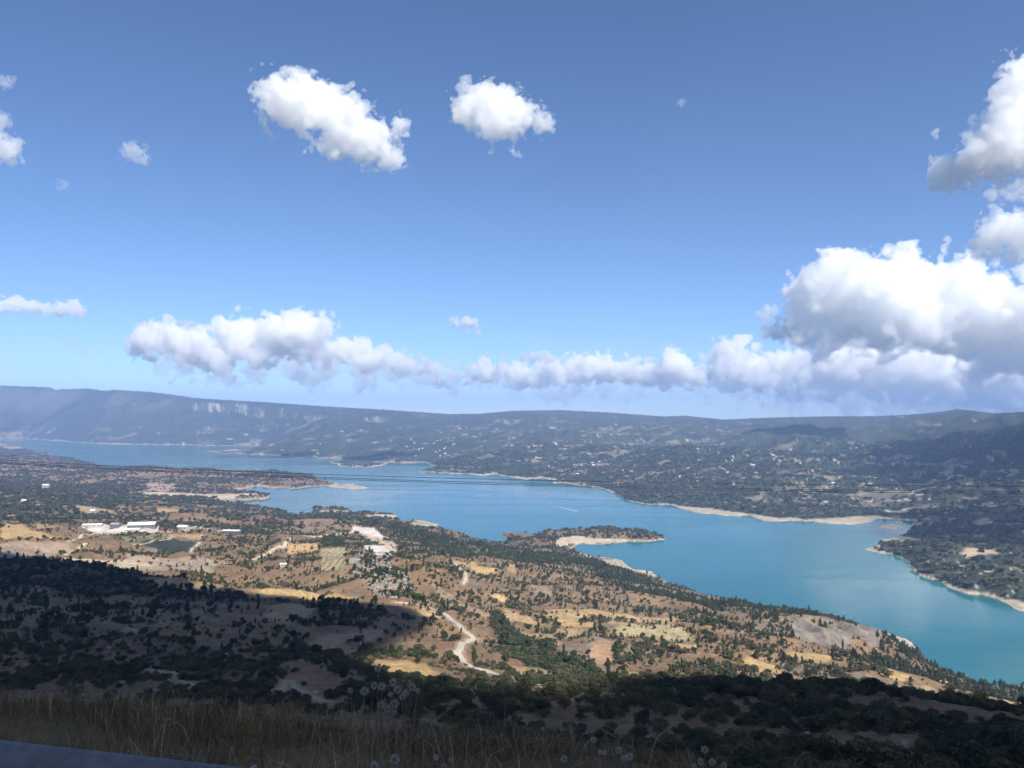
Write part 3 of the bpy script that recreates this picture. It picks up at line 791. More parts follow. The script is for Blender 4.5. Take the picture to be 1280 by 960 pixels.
def limb(p0, p1, r0, r1, sides=6):
    p0, p1 = np.array(p0, float), np.array(p1, float)
    ax = p1 - p0
    ax /= np.linalg.norm(ax)
    s = np.cross(ax, [.3, .9, .2])
    s /= np.linalg.norm(s)
    t = np.cross(ax, s)
    an = np.arange(sides) / sides * 2 * math.pi
    ring = np.cos(an)[:, None] * s + np.sin(an)[:, None] * t
    V = np.concatenate([p0 + ring * r0, p1 + ring * r1])
    k = np.arange(sides)
    return V, np.stack([k, (k + 1) % sides, sides + (k + 1) % sides, sides + k], -1)


def trunk_np(kind, lob, seed):
    g = np.random.default_rng(seed + 500)
    Vs, Qs, o = [], [], 0
    segs = []
    if kind in ('oak', 'shrub'):
        n = 1 if kind == 'oak' else 3
        for k in range(n):
            b = np.array([.05 * g.normal(), .05 * g.normal(), -.06]) * (1 if n == 1 else 1.4)
            f = b + np.array([.05 * g.normal(), .05 * g.normal(), .30 if kind == 'oak' else .16])
            segs.append((b, f, .035 if n == 1 else .022, .026 if n == 1 else .017))
            for q in g.choice(len(lob), 4, replace=False):
                segs.append((f, lob[q, :3], .018, .006))
    else:
        segs.append(((0, 0, -.05), (.01, 0, .92), .022, .004))
        for q in range(1, len(lob), 2):
            segs.append(((.005, 0, max(.1, lob[q, 2] - .06)), lob[q, :3] + np.array([.05, .03, 0]), .008, .003))
    for s in segs:
        v_, q_ = limb(*s)
        Vs.append(v_)
        Qs.append(q_ + o)
        o += len(v_)
    return np.concatenate(Vs), np.concatenate(Qs)


def merged(name, kind, n, leaf, seed, lm):
    V, Q, lob = crown_np(kind, n, leaf, seed)
    tv, tq = trunk_np(kind, lob, seed)
    me = mesh_np(name, np.concatenate([V, tv]), np.concatenate([Q, tq + len(V)]), None)
    me.materials.append(lm)
    me.materials.append(BARK)
    me.polygons.foreach_set('material_index', np.concatenate([np.zeros(len(Q), np.int32), np.ones(len(tq), np.int32)]))
    return me


def bank_of(name, specs):
    col = bpy.data.collections.new(name)
    for k, (kind, n, leaf, seed, lm) in enumerate(specs):
        o = bpy.data.objects.new('%s_%s_%02d' % (name, kind, k), merged(kind, kind, n, leaf, seed, lm))
        col.objects.link(o)
    return col


NEARB = bank_of('near_bank', [('shrub', 900, .050, 1, OAK), ('shrub', 800, .054, 2, OAK), ('shrub', 900, .050, 3, PINE), ('oak', 1000, .045, 4, OAK), ('shrub', 700, .055, 5, OAK)])
MIDB = bank_of('mid_bank', [('oak', 170, .105, 11, OAK), ('oak', 150, .11, 12, OAK), ('shrub', 150, .12, 13, OAK), ('oak', 170, .105, 14, GRN), ('pine', 190, .075, 15, PINE), ('pine', 190, .075, 16, PINE), ('cypress', 150, .06, 17, PINE)])
FARB = bank_of('far_bank', [('oak', 46, .20, 21, OAK), ('oak', 42, .21, 22, PINE), ('shrub', 40, .22, 23, OAK), ('pine', 50, .15, 24, PINE)])


def scatter(name, pts, scl, rot, idx, bank, **props):
    me = bpy.data.meshes.new(name)
    me.vertices.add(len(pts))
    me.vertices.foreach_set('co', np.ascontiguousarray(pts, np.float32).ravel())
    for nm, typ, dat in (('sc', 'FLOAT_VECTOR', scl), ('rz', 'FLOAT', rot), ('ix', 'INT', idx)):
        a = me.attributes.new(nm, typ, 'POINT')
        a.data.foreach_set('vector' if typ == 'FLOAT_VECTOR' else 'value', np.ascontiguousarray(dat, np.int32 if typ == 'INT' else np.float32).ravel())
    o = link(name, me, **props)
    ng = bpy.data.node_groups.new(name, 'GeometryNodeTree')
    ng.interface.new_socket('Geometry', in_out='INPUT', socket_type='NodeSocketGeometry')
    ng.interface.new_socket('Geometry', in_out='OUTPUT', socket_type='NodeSocketGeometry')
    gi_, go = ng.nodes.new('NodeGroupInput'), ng.nodes.new('NodeGroupOutput')
    ci = ng.nodes.new('GeometryNodeCollectionInfo')
    ci.inputs['Collection'].default_value = bank
    ci.inputs['Separate Children'].default_value = True
    ci.inputs['Reset Children'].default_value = True
    ip = ng.nodes.new('GeometryNodeInstanceOnPoints')
    ip.inputs['Pick Instance'].default_value = True

    def attr(nm, dt):
        n_ = ng.nodes.new('GeometryNodeInputNamedAttribute')
        n_.data_type = dt
        n_.inputs['Name'].default_value = nm
        return n_.outputs['Attribute']
    cmb = ng.nodes.new('ShaderNodeCombineXYZ')
    L = ng.links.new
    L(attr('rz', 'FLOAT'), cmb.inputs['Z'])
    L(gi_.outputs[0], ip.inputs['Points'])
    L(ci.outputs[0], ip.inputs['Instance'])
    L(attr('ix', 'INT'), ip.inputs['Instance Index'])
    L(cmb.outputs[0], ip.inputs['Rotation'])
    L(attr('sc', 'FLOAT_VECTOR'), ip.inputs['Scale'])
    L(ip.outputs[0], go.inputs[0])
    md = o.modifiers.new('scatter', 'NODES')
    md.node_group = ng
    return o


# how many stand on each patch of ground
dA = np.gradient(az)[:, None]
dR = np.gradient(np.exp(lr))[None]
area = Rr * dA * dR
front = (np.abs(A_) < R(43)) & (SD > 1)


def draw(mask, per, g):
    wt = np.where(mask & front, area * np.clip(VEG, 0, 1.3) / per, 0)
    n = int(wt.sum())
    cell = g.choice(wt.size, n, p=(wt / wt.sum()).ravel())
    i, j = np.unravel_index(cell, wt.shape)
    a = az[i] + (g.random(n) - .5) * dA[i, 0]
    r = np.exp(lr[j]) + (g.random(n) - .5) * dR[0, j]
    x, y = np.sin(a) * r, np.cos(a) * r
    return x, y, height(x, y), r, COL[i, j], n5[i, j]


g = np.random.default_rng(99)
# close maquis
x, y, z, r, cc, nn = draw((Rr > 34) & (Rr < 430), 11.0, g)
hgt = np.clip(g.lognormal(.85, .36, len(x)), 1.0, 5.2) * np.clip(r / 110, .38, 1)
d0 = ray(640, 480)
vis = np.zeros(len(x), bool)
# keep the ones the ground does not hide
rs = np.linspace(.12, .985, 60)
hid = np.zeros(len(x), bool)
for t_ in rs:
    hid |= height(x * t_, y * t_) > (z + hgt) * t_ + .3
fx = (x / (y * cp + z * sp)) * F + CX
fy = CY - F * ((z + hgt * .5) * cp - y * sp) / (y * cp + z * sp)
seen = ~hid & (fx > -10) & (fx < 1290) & (fy < 975) & (fy > 500)
size = np.where(seen, hgt / r, 0)
top = np.argsort(-size)[:300]
rest = np.ones(len(x), bool)
rest[top] = False
ix = g.integers(0, 5, len(x))
rz = g.random(len(x)) * 6.28
sx = hgt * (.85 + .5 * g.random(len(x)))
scatter('maquis_shrubbery', np.stack([x, y, z - .08], -1)[rest], np.stack([sx, sx, hgt], -1)[rest], rz[rest], ix[rest], NEARB, kind='stuff', label='dark oak scrub scattered down the shaded slope beyond the nearest shrubs')
protos = []
for k, (kind, n, leaf, seed, lm) in enumerate([('shrub', 1500, .040, 31, OAK), ('shrub', 1300, .042, 32, OAK), ('shrub', 1500, .040, 33, PINE), ('oak', 1600, .036, 34, OAK), ('shrub', 1200, .043, 35, OAK)]):
    V, Q, lob = crown_np(kind, n, leaf, seed)
    tv, tq = trunk_np(kind, lob, seed)
    protos.append((mesh_np('crown', V, Q, lm), mesh_np('trunk', tv, tq, BARK)))
NEAREST = []
for q in top:
    k = int(ix[q])
    px_ = fx[q]
    if px_ > 640 and fy[q] < 905:
        lab, grp = 'dark evergreen shrub packed in the shaded thicket on the crest at lower right', 'shrubs of the dark thicket on the crest'
    elif px_ > 640:
        lab, grp = 'dark low shrub on the bare stony slope below the dark thicket, lower right', 'shrubs on the stony slope below the thicket'
    elif px_ > 330:
        lab, grp = 'dark shrub in the shaded gully behind the dry thistles', 'shrubs in the gully behind the thistles'
    else:
        lab, grp = 'dark scattered shrub on the brown shaded slope above the guardrail', 'shrubs on the brown slope above the guardrail'
    o = empty('shrub', (x[q], y[q], z[q] - .08), label=lab, category='shrub', group=grp)
    o.rotation_euler.z = rz[q]
    o.scale = (sx[q], sx[q], hgt[q])
    link('crown', protos[k][0], o)
    link('trunk', protos[k][1], o)
    NEAREST.append(o)

# the sunlit hills
x, y, z, r, cc, nn = draw((Rr >= 430) & (Rr < 2000) & ~FAR, 18.0, g)
dark = cc.mean(1) < .13
shore = sample(SD, x, y) < 330
ix = np.where(dark & ~shore, g.choice([0, 1, 3, 3, 2], len(x)), np.where(shore & (g.random(len(x)) < .8), g.integers(4, 6, len(x)), g.choice([0, 1, 2, 0, 1, 4, 3], len(x))))
ix = np.where(g.random(len(x)) < .004, 6, ix)
hgt = np.clip(g.lognormal(1.02, .44, len(x)), 1.2, 8)
hgt = np.where(ix == 6, 11, np.where((ix == 4) | (ix == 5), hgt * 1.15, hgt))
sx = hgt * (.8 + .5 * g.random(len(x)))
fx = (x / (y * cp + z * sp)) * F + CX
fy = CY - F * ((z + hgt * .5) * cp - y * sp) / (y * cp + z * sp)
hid = np.zeros(len(x), bool)
for t_ in np.linspace(.1, .99, 70):
    hid |= height(x * t_, y * t_) > (z + hgt * .6) * t_ + .2
size = np.where(~hid & (fx > 2) & (fx < 1278) & (fy < 930), hgt * np.where(ix == 6, 1.6, 1) / r, 0)
top = np.argsort(-size)[:300]
rest = np.ones(len(x), bool)
rest[top] = False
rzz = g.random(len(x)) * 6.28
TREES = [merged('tree', kind, n, leaf, seed, lm) for kind, n, leaf, seed, lm in (('oak', 420, .066, 51, OAK), ('oak', 420, .066, 52, OAK), ('shrub', 400, .072, 53, OAK), ('oak', 420, .066, 54, GRN), ('pine', 480, .05, 55, PINE), ('pine', 480, .05, 56, PINE), ('cypress', 420, .036, 57, PINE))]
for q in top:
    k = int(ix[q])
    place = ('on the shaded left slope' if fx[q] < 440 and fy[q] > 745 else 'on the sunlit slopes by the winding gravel road' if fx[q] < 720 else 'on the sunlit hills left of the grey bluff' if fx[q] < 980 else 'around the dry fields below the grey bluff')
    kd = ('round dark oak tree', 'round dark oak tree', 'low spreading dark bush', 'bright green leafy tree', 'pointed dark pine', 'pointed dark pine', 'slim dark cypress')[k]
    o = link('cypress_tree' if k == 6 else 'pine_tree' if k in (4, 5) else 'bush' if k == 2 else 'oak_tree', TREES[k], label=kd + ' ' + place, category='bush' if k == 2 else 'tree', group=kd + ' group ' + place)
    o.location, o.rotation_euler, o.scale = (x[q], y[q], z[q] - .15), (0, 0, rzz[q]), (sx[q], sx[q], hgt[q])
scatter('hillside_woods', np.stack([x, y, z - .15], -1)[rest], np.stack([sx, sx, hgt], -1)[rest], rzz[rest], ix[rest], MIDB, kind='stuff', label='thousands of small dark trees dotted over the sunlit hillside')
nmid = len(x)
x, y, z, r, cc, nn = draw((Rr >= 2000) & (Rr < 9500) & ~FAR, 95.0, g)
hgt = np.clip(g.lognormal(1.75, .3, len(x)), 3, 10)
sx = hgt * (1.1 + .6 * g.random(len(x)))
scatter('peninsula_woods', np.stack([x, y, z - .2], -1), np.stack([sx, sx, hgt], -1), g.random(len(x)) * 6.28, g.integers(0, 4, len(x)), FARB, kind='stuff', label='small dark trees over the low peninsulas on the near side of the lake')
n2_ = len(x)
x, y, z, r, cc, nn = draw(FAR & (Rr < 5200), 190.0, g)
hgt = np.clip(g.lognormal(1.85, .3, len(x)), 3, 11)
sx = hgt * (1.2 + .7 * g.random(len(x)))
scatter('far_shore_woods', np.stack([x, y, z - .2], -1), np.stack([sx, sx, hgt], -1), g.random(len(x)) * 6.28, g.integers(0, 4, len(x)), FARB, kind='stuff', label='dark forest covering the slopes across the lake')
print('trees', len(NEAREST), rest.sum(), nmid, n2_, len(x))
# ------------------------------------------------------------------ clouds: bodies of droplets with a ragged surface
def cloud_mat(name, density, aniso=.1):
    m = bpy.data.materials.new(name)
    m.use_nodes = True
    nt = m.node_tree
    nt.nodes.clear()
    out = nd(nt, 'ShaderNodeOutputMaterial')
    sc_ = nd(nt, 'ShaderNodeVolumeScatter')
    sc_.inputs['Color'].default_value = (.998, .998, .998, 1)
    sc_.inputs['Density'].default_value = density
    sc_.inputs['Anisotropy'].default_value = aniso
    nt.links.new(sc_.outputs['Volume'], out.inputs['Volume'])
    return m


def surface_nets(f):
    """closed quad surface of f < 0 on a grid (values outside count as > 0)"""
    f = np.pad(f, 1, constant_values=1.0)
    s = f < 0
    nx, ny, nz = f.shape
    c = np.zeros((nx - 1, ny - 1, nz - 1), np.int8)
    for dx in (0, 1):
        for dy in (0, 1):
            for dz_ in (0, 1):
                c += s[dx:nx - 1 + dx, dy:ny - 1 + dy, dz_:nz - 1 + dz_]
    act = (c > 0) & (c < 8)
    vid = np.full(act.shape, -1, np.int64)
    I = np.argwhere(act)
    vid[act] = np.arange(len(I))
    acc, cnt = np.zeros((len(I), 3)), np.zeros(len(I))
    corners = [(a, b, d) for a in (0, 1) for b in (0, 1) for d in (0, 1)]
    for a in corners:
        for ax in range(3):
            if a[ax]:
                continue
            b = list(a)
            b[ax] = 1
            fa, fb = f[tuple((I + a).T)], f[tuple((I + b).T)]
            x_ = (fa < 0) != (fb < 0)
            t_ = np.where(x_, fa / np.where(x_, fa - fb, 1), 0)
            p = np.array(a, float)[None] + t_[:, None] * (np.arange(3) == ax)
            acc += p * x_[:, None]
            cnt += x_
    V = I + acc / cnt[:, None] - 1
    Q = []
    for ax in range(3):
        sl0, sl1 = [slice(1, -1)] * 3, [slice(1, -1)] * 3
        sl0[ax], sl1[ax] = slice(0, -1), slice(1, None)
        ch = s[tuple(sl0)] != s[tuple(sl1)]
        E = np.argwhere(ch)
        full = E + np.array([0 if k == ax else 1 for k in range(3)])
        u_, w_ = [k for k in range(3) if k != ax]
        q = []
        for du, dw in ((0, 0), (1, 0), (1, 1), (0, 1)):
            k = full.copy()
            k[:, u_] -= du
            k[:, w_] -= dw
            q.append(vid[tuple(k.T)])
        q = np.stack(q, 1)
        flip = s[tuple(full.T)] == (ax == 1)
        q[flip] = q[flip][:, ::-1]
        Q.append(q)
    Q = np.concatenate(Q)
    a_, b_, c_, d_ = (V[Q[:, k]] for k in range(4))
    if (np.cross(c_ - a_, d_ - b_) * (a_ + c_)).sum() < 0:    # faces outward
        Q = Q[:, ::-1]
    return V, Q


def spectral(shape, p, seed, kmin=1.5):
    g = np.random.default_rng(seed)
    w_ = np.fft.rfftn(g.normal(size=shape).astype(np.float32))
    k = np.sqrt(sum(q ** 2 for q in np.meshgrid(np.fft.fftfreq(shape[0]) * max(shape), np.fft.fftfreq(shape[1]) * max(shape), np.fft.rfftfreq(shape[2]) * max(shape), indexing='ij')))
    w_ *= np.where(k < kmin, 0, np.maximum(k, 1e-3) ** -p)
    n = np.fft.irfftn(w_, shape, axes=(0, 1, 2))
    return n / n.std()


def cloud(name, lobes, dist, vox_px, density_px, rough=.5, seed=1, depth=.6, label=None, flat=None, p=2.1, squash=1.0):
    """lobes: (px, py, radius in px[, depth offset in px]) as seen from the road, at a distance in metres"""
    g = np.random.default_rng(seed)
    L = np.array([l[:3] for l in lobes], float)
    m = dist / F
    P = ray(L[:, 0], L[:, 1])
    c0 = P.mean(0)
    e3 = c0 / np.linalg.norm(c0)
    e1 = np.cross(e3, [0, 0, 1])
    e1 /= np.linalg.norm(e1)
    e2 = np.cross(e1, e3)
    P = P / (P @ e3)[:, None] * dist
    loc = np.stack([P @ e1, P @ e2, g.uniform(-depth, depth, len(L)) * L[:, 2] * m * 1.2], 1)
    rad = L[:, 2] * m
    vox = vox_px * m
    lo, hi = (loc - rad[:, None] * 1.6).min(0), (loc + rad[:, None] * 1.6).max(0)
    n = np.ceil((hi - lo) / vox).astype(int)
    n = n + (n % 2)
    ax = [lo[k] + vox * np.arange(n[k]) for k in range(3)]
    G = np.meshgrid(*ax, indexing='ij')
    kk = .28 * rad.mean()
    acc = np.zeros(n, np.float64)
    for c_, r_ in zip(loc, rad):
        d = np.sqrt((G[0] - c_[0]) ** 2 + ((G[1] - c_[1]) / squash) ** 2 + (G[2] - c_[2]) ** 2)
        acc += np.exp(np.clip(-(d - r_) / kk, -60, 60))
    sdf = -kk * np.log(acc + 1e-30)
    km = max(1.5, max(n) * vox / (3.2 * rad.mean()))
    no = spectral(tuple(n), p, seed, km)
    bil_ = np.abs(spectral(tuple(n), p + .05, seed + 7, km))
    f = sdf + rad.mean() * rough * (.55 * no + .75 * (.8 - bil_))
    if flat is not None:                          # level base
        f = np.maximum(f, (flat * m - (G[1] - lo[1])) + .25 * rad.mean() * no)
    for k in range(3):                            # stay inside the block
        e = np.minimum(np.arange(n[k]), n[k] - 1 - np.arange(n[k])) * vox
        sh = [1, 1, 1]
        sh[k] = n[k]
        f = np.maximum(f, (vox * 1.0 - e).reshape(sh))
    V, Q = surface_nets(f.astype(np.float32))
    Wv = (lo[0] + V[:, 0] * vox)[:, None] * e1 + (lo[1] + V[:, 1] * vox)[:, None] * e2 + (lo[2] + V[:, 2] * vox + dist)[:, None] * e3
    ctr = Wv.mean(0)
    me = mesh_np('cloud', Wv - ctr, Q[:, ::-1], cloud_mat('cloud_droplets', density_px / m), True)
    o = link('cloud', me, label=label, category='cloud', group='clouds in the sky')
    o.location = ctr
    return o


CL = [
    # (lobes, distance, voxel px, density per px, roughness, seed, label)
    ([(350, 125, 22), (372, 122, 22), (398, 130, 24), (376, 146, 20), (415, 145, 24), (440, 158, 24), (425, 172, 20), (458, 172, 22), (480, 186, 18), (498, 195, 10), (450, 188, 12), (499, 158, 5)],
     4900, 1.2, .075, .55, 3, 'big white slanting cloud high left of centre, alone in the blue'),
    ([(582, 133, 18), (608, 132, 22), (635, 140, 24), (618, 153, 18), (652, 150, 15), (674, 152, 8), (690, 154, 4), (640, 190, 5)],
     4400, 1.1, .075, .55, 4, 'round white cloud high above the middle of the lake, with a small tail'),
    ([(161, 188, 8), (172, 192, 8), (182, 196, 5)], 5000, .9, .045, .8, 5, 'small thin puff of cloud left of the big slanting cloud'),
    ([(-8, 182, 14), (8, 186, 11), (16, 182, 6)], 5200, 1.0, .07, .6, 6, 'cloud cut off by the left edge, lowest of three there'),
    ([(3, 148, 6), (-6, 150, 8)], 5000, 1.0, .05, .7, 7, 'tiny cloud at the left edge, middle of three there'),
    ([(4, 102, 5), (14, 102, 4), (-6, 100, 6)], 4600, 1.0, .05, .7, 8, 'thin cloud at the left edge, highest of three there'),
    ([(78, 231, 5)], 6000, .8, .03, .8, 9, 'faint speck of cloud below the three at the left edge'),
    ([(1290, 105, 26), (1268, 128, 18), (1285, 150, 30), (1262, 170, 24), (1242, 184, 20), (1222, 198, 18), (1200, 207, 15), (1182, 213, 12), (1256, 196, 20), (1310, 150, 40), (1290, 190, 16), (1256, 110, 6)],
     5300, 1.3, .08, .5, 10, 'tall white cloud rising to the upper right corner of the sky'),
    ([(1240, 244, 6), (1255, 242, 6), (1275, 238, 9), (1290, 240, 10)], 6000, 1.0, .05, .6, 11, 'thin cloud streak just below the tall upper right cloud'),
    ([(1243, 292, 16), (1262, 285, 18), (1285, 288, 20), (1228, 312, 8), (1245, 314, 9), (1265, 311, 9), (1285, 310, 12)], 7800, 1.1, .07, .5, 12, 'ragged two layered cloud at the right edge above the huge cumulus'),
    ([(985, 402, 20), (970, 398, 13), (1008, 396, 22), (1030, 345, 20), (1050, 340, 16), (1035, 372, 30), (1075, 355, 28), (1105, 350, 22), (1130, 345, 22), (1150, 350, 16), (1110, 382, 40), (1165, 362, 26), (1195, 358, 22),
      (1160, 396, 36), (1212, 372, 24), (1238, 385, 28), (1262, 392, 28), (1290, 396, 34), (1215, 410, 34), (1270, 425, 34), (1310, 410, 40), (1060, 405, 28), (1100, 420, 20), (1000, 420, 9)],
     19500, 1.3, .09, .46, 13, 'huge heaped cumulus cloud over the hills at the right'),
    ([(888, 462, 10), (912, 438, 9), (922, 445, 10), (935, 458, 12), (905, 462, 9), (955, 462, 13), (980, 464, 14), (1010, 461, 15), (1042, 452, 16), (1075, 456, 17), (1110, 460, 17), (1145, 455, 17), (1180, 462, 18), (1215, 458, 18),
      (1250, 464, 20), (1285, 460, 22), (1120, 480, 12), (1170, 484, 14), (1220, 488, 14), (1265, 490, 14), (1050, 478, 10), (980, 480, 8), (1310, 480, 22)],
     27000, 1.1, .13, .5, 14, 'long low cloud bank beneath the huge cumulus'),
    ([(586, 470, 5), (598, 468, 6), (860, 472, 6), (874, 474, 5), (610, 466, 7), (628, 463, 9), (650, 470, 9), (672, 470, 10), (695, 466, 11), (718, 462, 11), (742, 461, 12), (765, 462, 11), (788, 464, 11), (812, 467, 9), (838, 457, 13), (850, 463, 12), (828, 470, 8)],
     27000, .9, .16, .5, 15, 'low cloud bank on the horizon above the middle of the far ridge'),
    ([(200, 446, 9), (235, 452, 12), (275, 458, 12), (320, 458, 13), (365, 456, 14), (410, 460, 12), (450, 464, 11), (490, 468, 10), (530, 474, 9), (565, 478, 8), (300, 472, 8), (390, 474, 9), (470, 480, 7)],
     26000, 1.4, .04, .6, 31, 'added thin veil whitening the haze beneath the long left cloud bank'),  # this and the next two: faint bodies added to whiten the banks' bases
    ([(600, 476, 7), (640, 480, 9), (680, 482, 10), (720, 480, 11), (760, 478, 11), (800, 480, 10), (845, 478, 11), (700, 494, 7), (770, 492, 6)],
     29000, 1.3, .04, .6, 32, 'added thin veil whitening the haze beneath the middle cloud bank'),
    ([(880, 478, 9), (930, 480, 13), (980, 484, 13), (1030, 484, 14), (1080, 486, 16), (1130, 488, 16), (1180, 492, 15), (1230, 494, 15), (1280, 492, 18), (1060, 500, 8), (1200, 506, 8), (1320, 496, 18)],
     30000, 1.5, .045, .6, 33, 'added thin veil whitening the haze low over the right skyline'),
    ([(655, 447, 4), (668, 446, 5), (682, 447, 5), (692, 447, 4)], 25000, .8, .14, .4, 16, 'small flat cloud just above the middle cloud bank'),
    ([(172, 432, 7), (188, 426, 11), (205, 421, 12), (222, 424, 11), (240, 432, 13), (262, 436, 13), (285, 419, 13), (302, 416, 12), (318, 424, 12), (345, 414, 13), (365, 412, 14), (385, 415, 14), (400, 413, 11), (352, 430, 12), (385, 432, 13), (300, 438, 8), (240, 449, 6), (262, 452, 7), (285, 455, 6), (325, 447, 7),
      (412, 436, 9), (430, 440, 10), (446, 443, 10), (462, 447, 9), (480, 449, 9), (492, 453, 6), (508, 458, 8), (528, 463, 7), (545, 463, 6), (562, 468, 6), (580, 468, 4), (550, 477, 5), (400, 452, 6)],
     24000, 1.0, .13, .52, 17, 'long billowing cloud bank sloping down to the right over the left ridge'),
    ([(6, 381, 7), (22, 380, 8), (40, 383, 7), (58, 388, 6), (75, 388, 7), (92, 386, 8), (102, 388, 5), (-8, 383, 8)], 12000, .85, .15, .4, 18, 'long thin cloud at the left edge halfway down the sky'),
    ([(568, 402, 6), (582, 402, 7), (593, 403, 6)], 14000, .8, .14, .4, 19, 'small bright cloud alone above the middle ridge, upper of a pair'),
    ([(585, 415, 3.5), (598, 416, 4.5)], 14500, .8, .10, .4, 20, 'smaller faint cloud of the pair above the middle ridge'),
    ([(226, 405, 4), (237, 404, 5)], 17000, .8, .14, .4, 21, 'tiny bright cloud on top of the left cloud bank'),
    ([(90, 428, 5)], 20000, .8, .08, .4, 22, 'faint small cloud left of the left cloud bank, upper one'),
    ([(104, 441, 5), (112, 444, 3)], 20000, .8, .06, .4, 23, 'faint small cloud left of the left cloud bank, lower one'),
    ([(852, 128, 4)], 4600, .7, .05, .6, 24, 'tiny speck of cloud right of centre high in the sky'),
    ([(1100, 508, 7), (1112, 506, 6)], 34000, .9, .10, .4, 25, 'small pale cloud sitting on the right skyline'),
    ([(1160, 510, 6), (1175, 509, 7), (1186, 511, 5)], 34000, .9, .10, .4, 26, 'small pale cloud on the skyline beside the twin blue hills'),
]
for k, (lobes, dist, vx, den, ro, sd_, lab) in enumerate(CL):
    if dist > 20000:
        lobes = [(a_, b_, c_ * 1.38) for a_, b_, c_ in lobes]
    cloud('cloud', lobes, dist, vx, den, ro, sd_, label=lab)

# the cloud overhead that keeps the road and the near slopes in shade
SUN_EL, SUN_AZ = 46.0, 150.0                    # azimuth clockwise from the view direction: behind and to the right
sdir = Vector((math.sin(R(SUN_AZ)) * math.cos(R(SUN_EL)), math.cos(R(SUN_AZ)) * math.cos(R(SUN_EL)), math.sin(R(SUN_EL))))
EDGE = [(-60, 690), (0, 690), (60, 697), (120, 706), (180, 714), (230, 722), (300, 743), (380, 750), (440, 753), (490, 758), (520, 772), (505, 788), (482, 802), (464, 815), (455, 830), (500, 846), (560, 856), (606, 864), (660, 868), (720, 868)]
eg = on_ground([e[0] for e in EDGE], [e[1] for e in EDGE])
crest = np.array([[30, 262, -85], [110, 270, -85], [220, 262, -90], [420, 230, -100]], float)
wide = np.array([[520, -60, -80], [420, -420, 0], [0, -560, 0], [-500, -420, -40], [-1100, 0, -120], [-1300, 700, -190]], float)


def shade_cloud(outl, CB, vox, half, amp, dens, seed, label):
    """a cloud whose shadow covers the given ground outline; its body is sheared along the sun so the shadow edge stays crisp"""
    s3 = np.array(sdir)
    op = outl + s3[None] * ((CB - outl[:, 2]) / s3[2])[:, None]
    ox, oy = op[:, 0], op[:, 1]
    mg = half * 1.6 + vox * 4
    x0, y0 = ox.min() - mg, oy.min() - mg
    nx, ny, nz = int((ox.max() + mg - x0) / vox), int((oy.max() + mg - y0) / vox), int(half * 2.6 / vox) // 2 * 2 + 4
    nx, ny = nx + nx % 2, ny + ny % 2
    gx, gy = np.meshgrid(x0 + vox * np.arange(nx), y0 + vox * np.arange(ny), indexing='ij')
    pl = np.stack([ox, oy], 1)
    no = spectral((nx, ny, nz), 2.0, seed)
    zz = vox * (np.arange(nz) - nz / 2)
    body = np.empty((nx, ny, nz))
    for k in range(nz):  # layers slide along the sun ray, keeping the shadow outline crisp
        qx, qy = gx - zz[k] * s3[0] / s3[2], gy - zz[k] * s3[1] / s3[2]
        d2_ = dist_poly(pl, qx, qy) * np.where(inside(pl, qx, qy), -1, 1)
        body[..., k] = np.maximum(d2_, abs(zz[k]) - half - np.clip(-d2_ * .25, 0, half * .25))
    f = body + amp * no
    for k, nk in enumerate((nx, ny, nz)):
        e = np.minimum(np.arange(nk), nk - 1 - np.arange(nk)) * vox
        sh = [1, 1, 1]
        sh[k] = nk
        f = np.maximum(f, (vox - e).reshape(sh))
    V, Q = surface_nets(f.astype(np.float32))
    Wv = np.stack([x0 + V[:, 0] * vox, y0 + V[:, 1] * vox, CB + zz[0] + V[:, 2] * vox], 1)
    ctr = Wv.mean(0)
    o = link('cloud', mesh_np('cloud', Wv - ctr, Q, cloud_mat('cloud_droplets', dens), True), label=label, category='cloud', group='clouds in the sky')
    o.location = ctr
    print('cloud overhead', Wv.min(0), Wv.max(0))


shade_cloud(np.concatenate([eg, crest, wide]), 980.0, 13.0, 105, 14, .016, 77, 'broad grey cloud overhead that shades the road and the near slopes')
fe = on_ground([1072, 1120, 1180, 1240, 1290], [566, 549, 540, 530, 528])
fe2 = on_ground([1290, 1240, 1190, 1150, 1105], [652, 664, 655, 640, 612])
rt_ = np.array([[fe2[0][0] + 900, fe2[0][1] - 150, -250], [fe[-1][0] + 1400, fe[-1][1] - 600, 0]], float)
shade_cloud(np.concatenate([fe, rt_[::-1], fe2]), 1700.0, 45.0, 230, 130, .0030, 78, 'flat cloud out past the right edge that darkens the far right mountainside')
# ------------------------------------------------------------------ road strips
RM = {'gravel': noisy('gravel', (.40, .34, .27), (.52, .46, .38), .6, .95), 'pale': noisy('pale_dirt', (.44, .35, .24), (.56, .47, .35), .4, .95), 'brown': noisy('brown_dirt', (.27, .20, .14), (.35, .27, .19), .4, .95)}
for nm, wd, tone, q in ROADW:
    tg = np.gradient(q, axis=0)
    tg /= np.linalg.norm(tg, axis=1, keepdims=True) + 1e-9
    nr_ = np.stack([-tg[:, 1], tg[:, 0]], 1)
    wv = wd * (1 + .16 * vnoise(np.arange(len(q)) * .21, np.zeros(len(q)), 5))
    rows = []
    for f_ in (-.5, -.25, 0, .25, .5):
        p = q + nr_ * (wv * f_)[:, None]
        rows.append(np.column_stack([p, height(p[:, 0], p[:, 1]) + (.45 if abs(f_) < .4 else .22)]))
    V = np.stack(rows, 1)
    ii = np.arange(V.shape[0] * 5).reshape(-1, 5)
    Q = np.stack([ii[:-1, :-1], ii[1:, :-1], ii[1:, 1:], ii[:-1, 1:]], -1).reshape(-1, 4)[:, ::-1]
    link(nm, mesh_np(nm, V.reshape(-1, 3), Q, RM[tone], True), kind='structure')

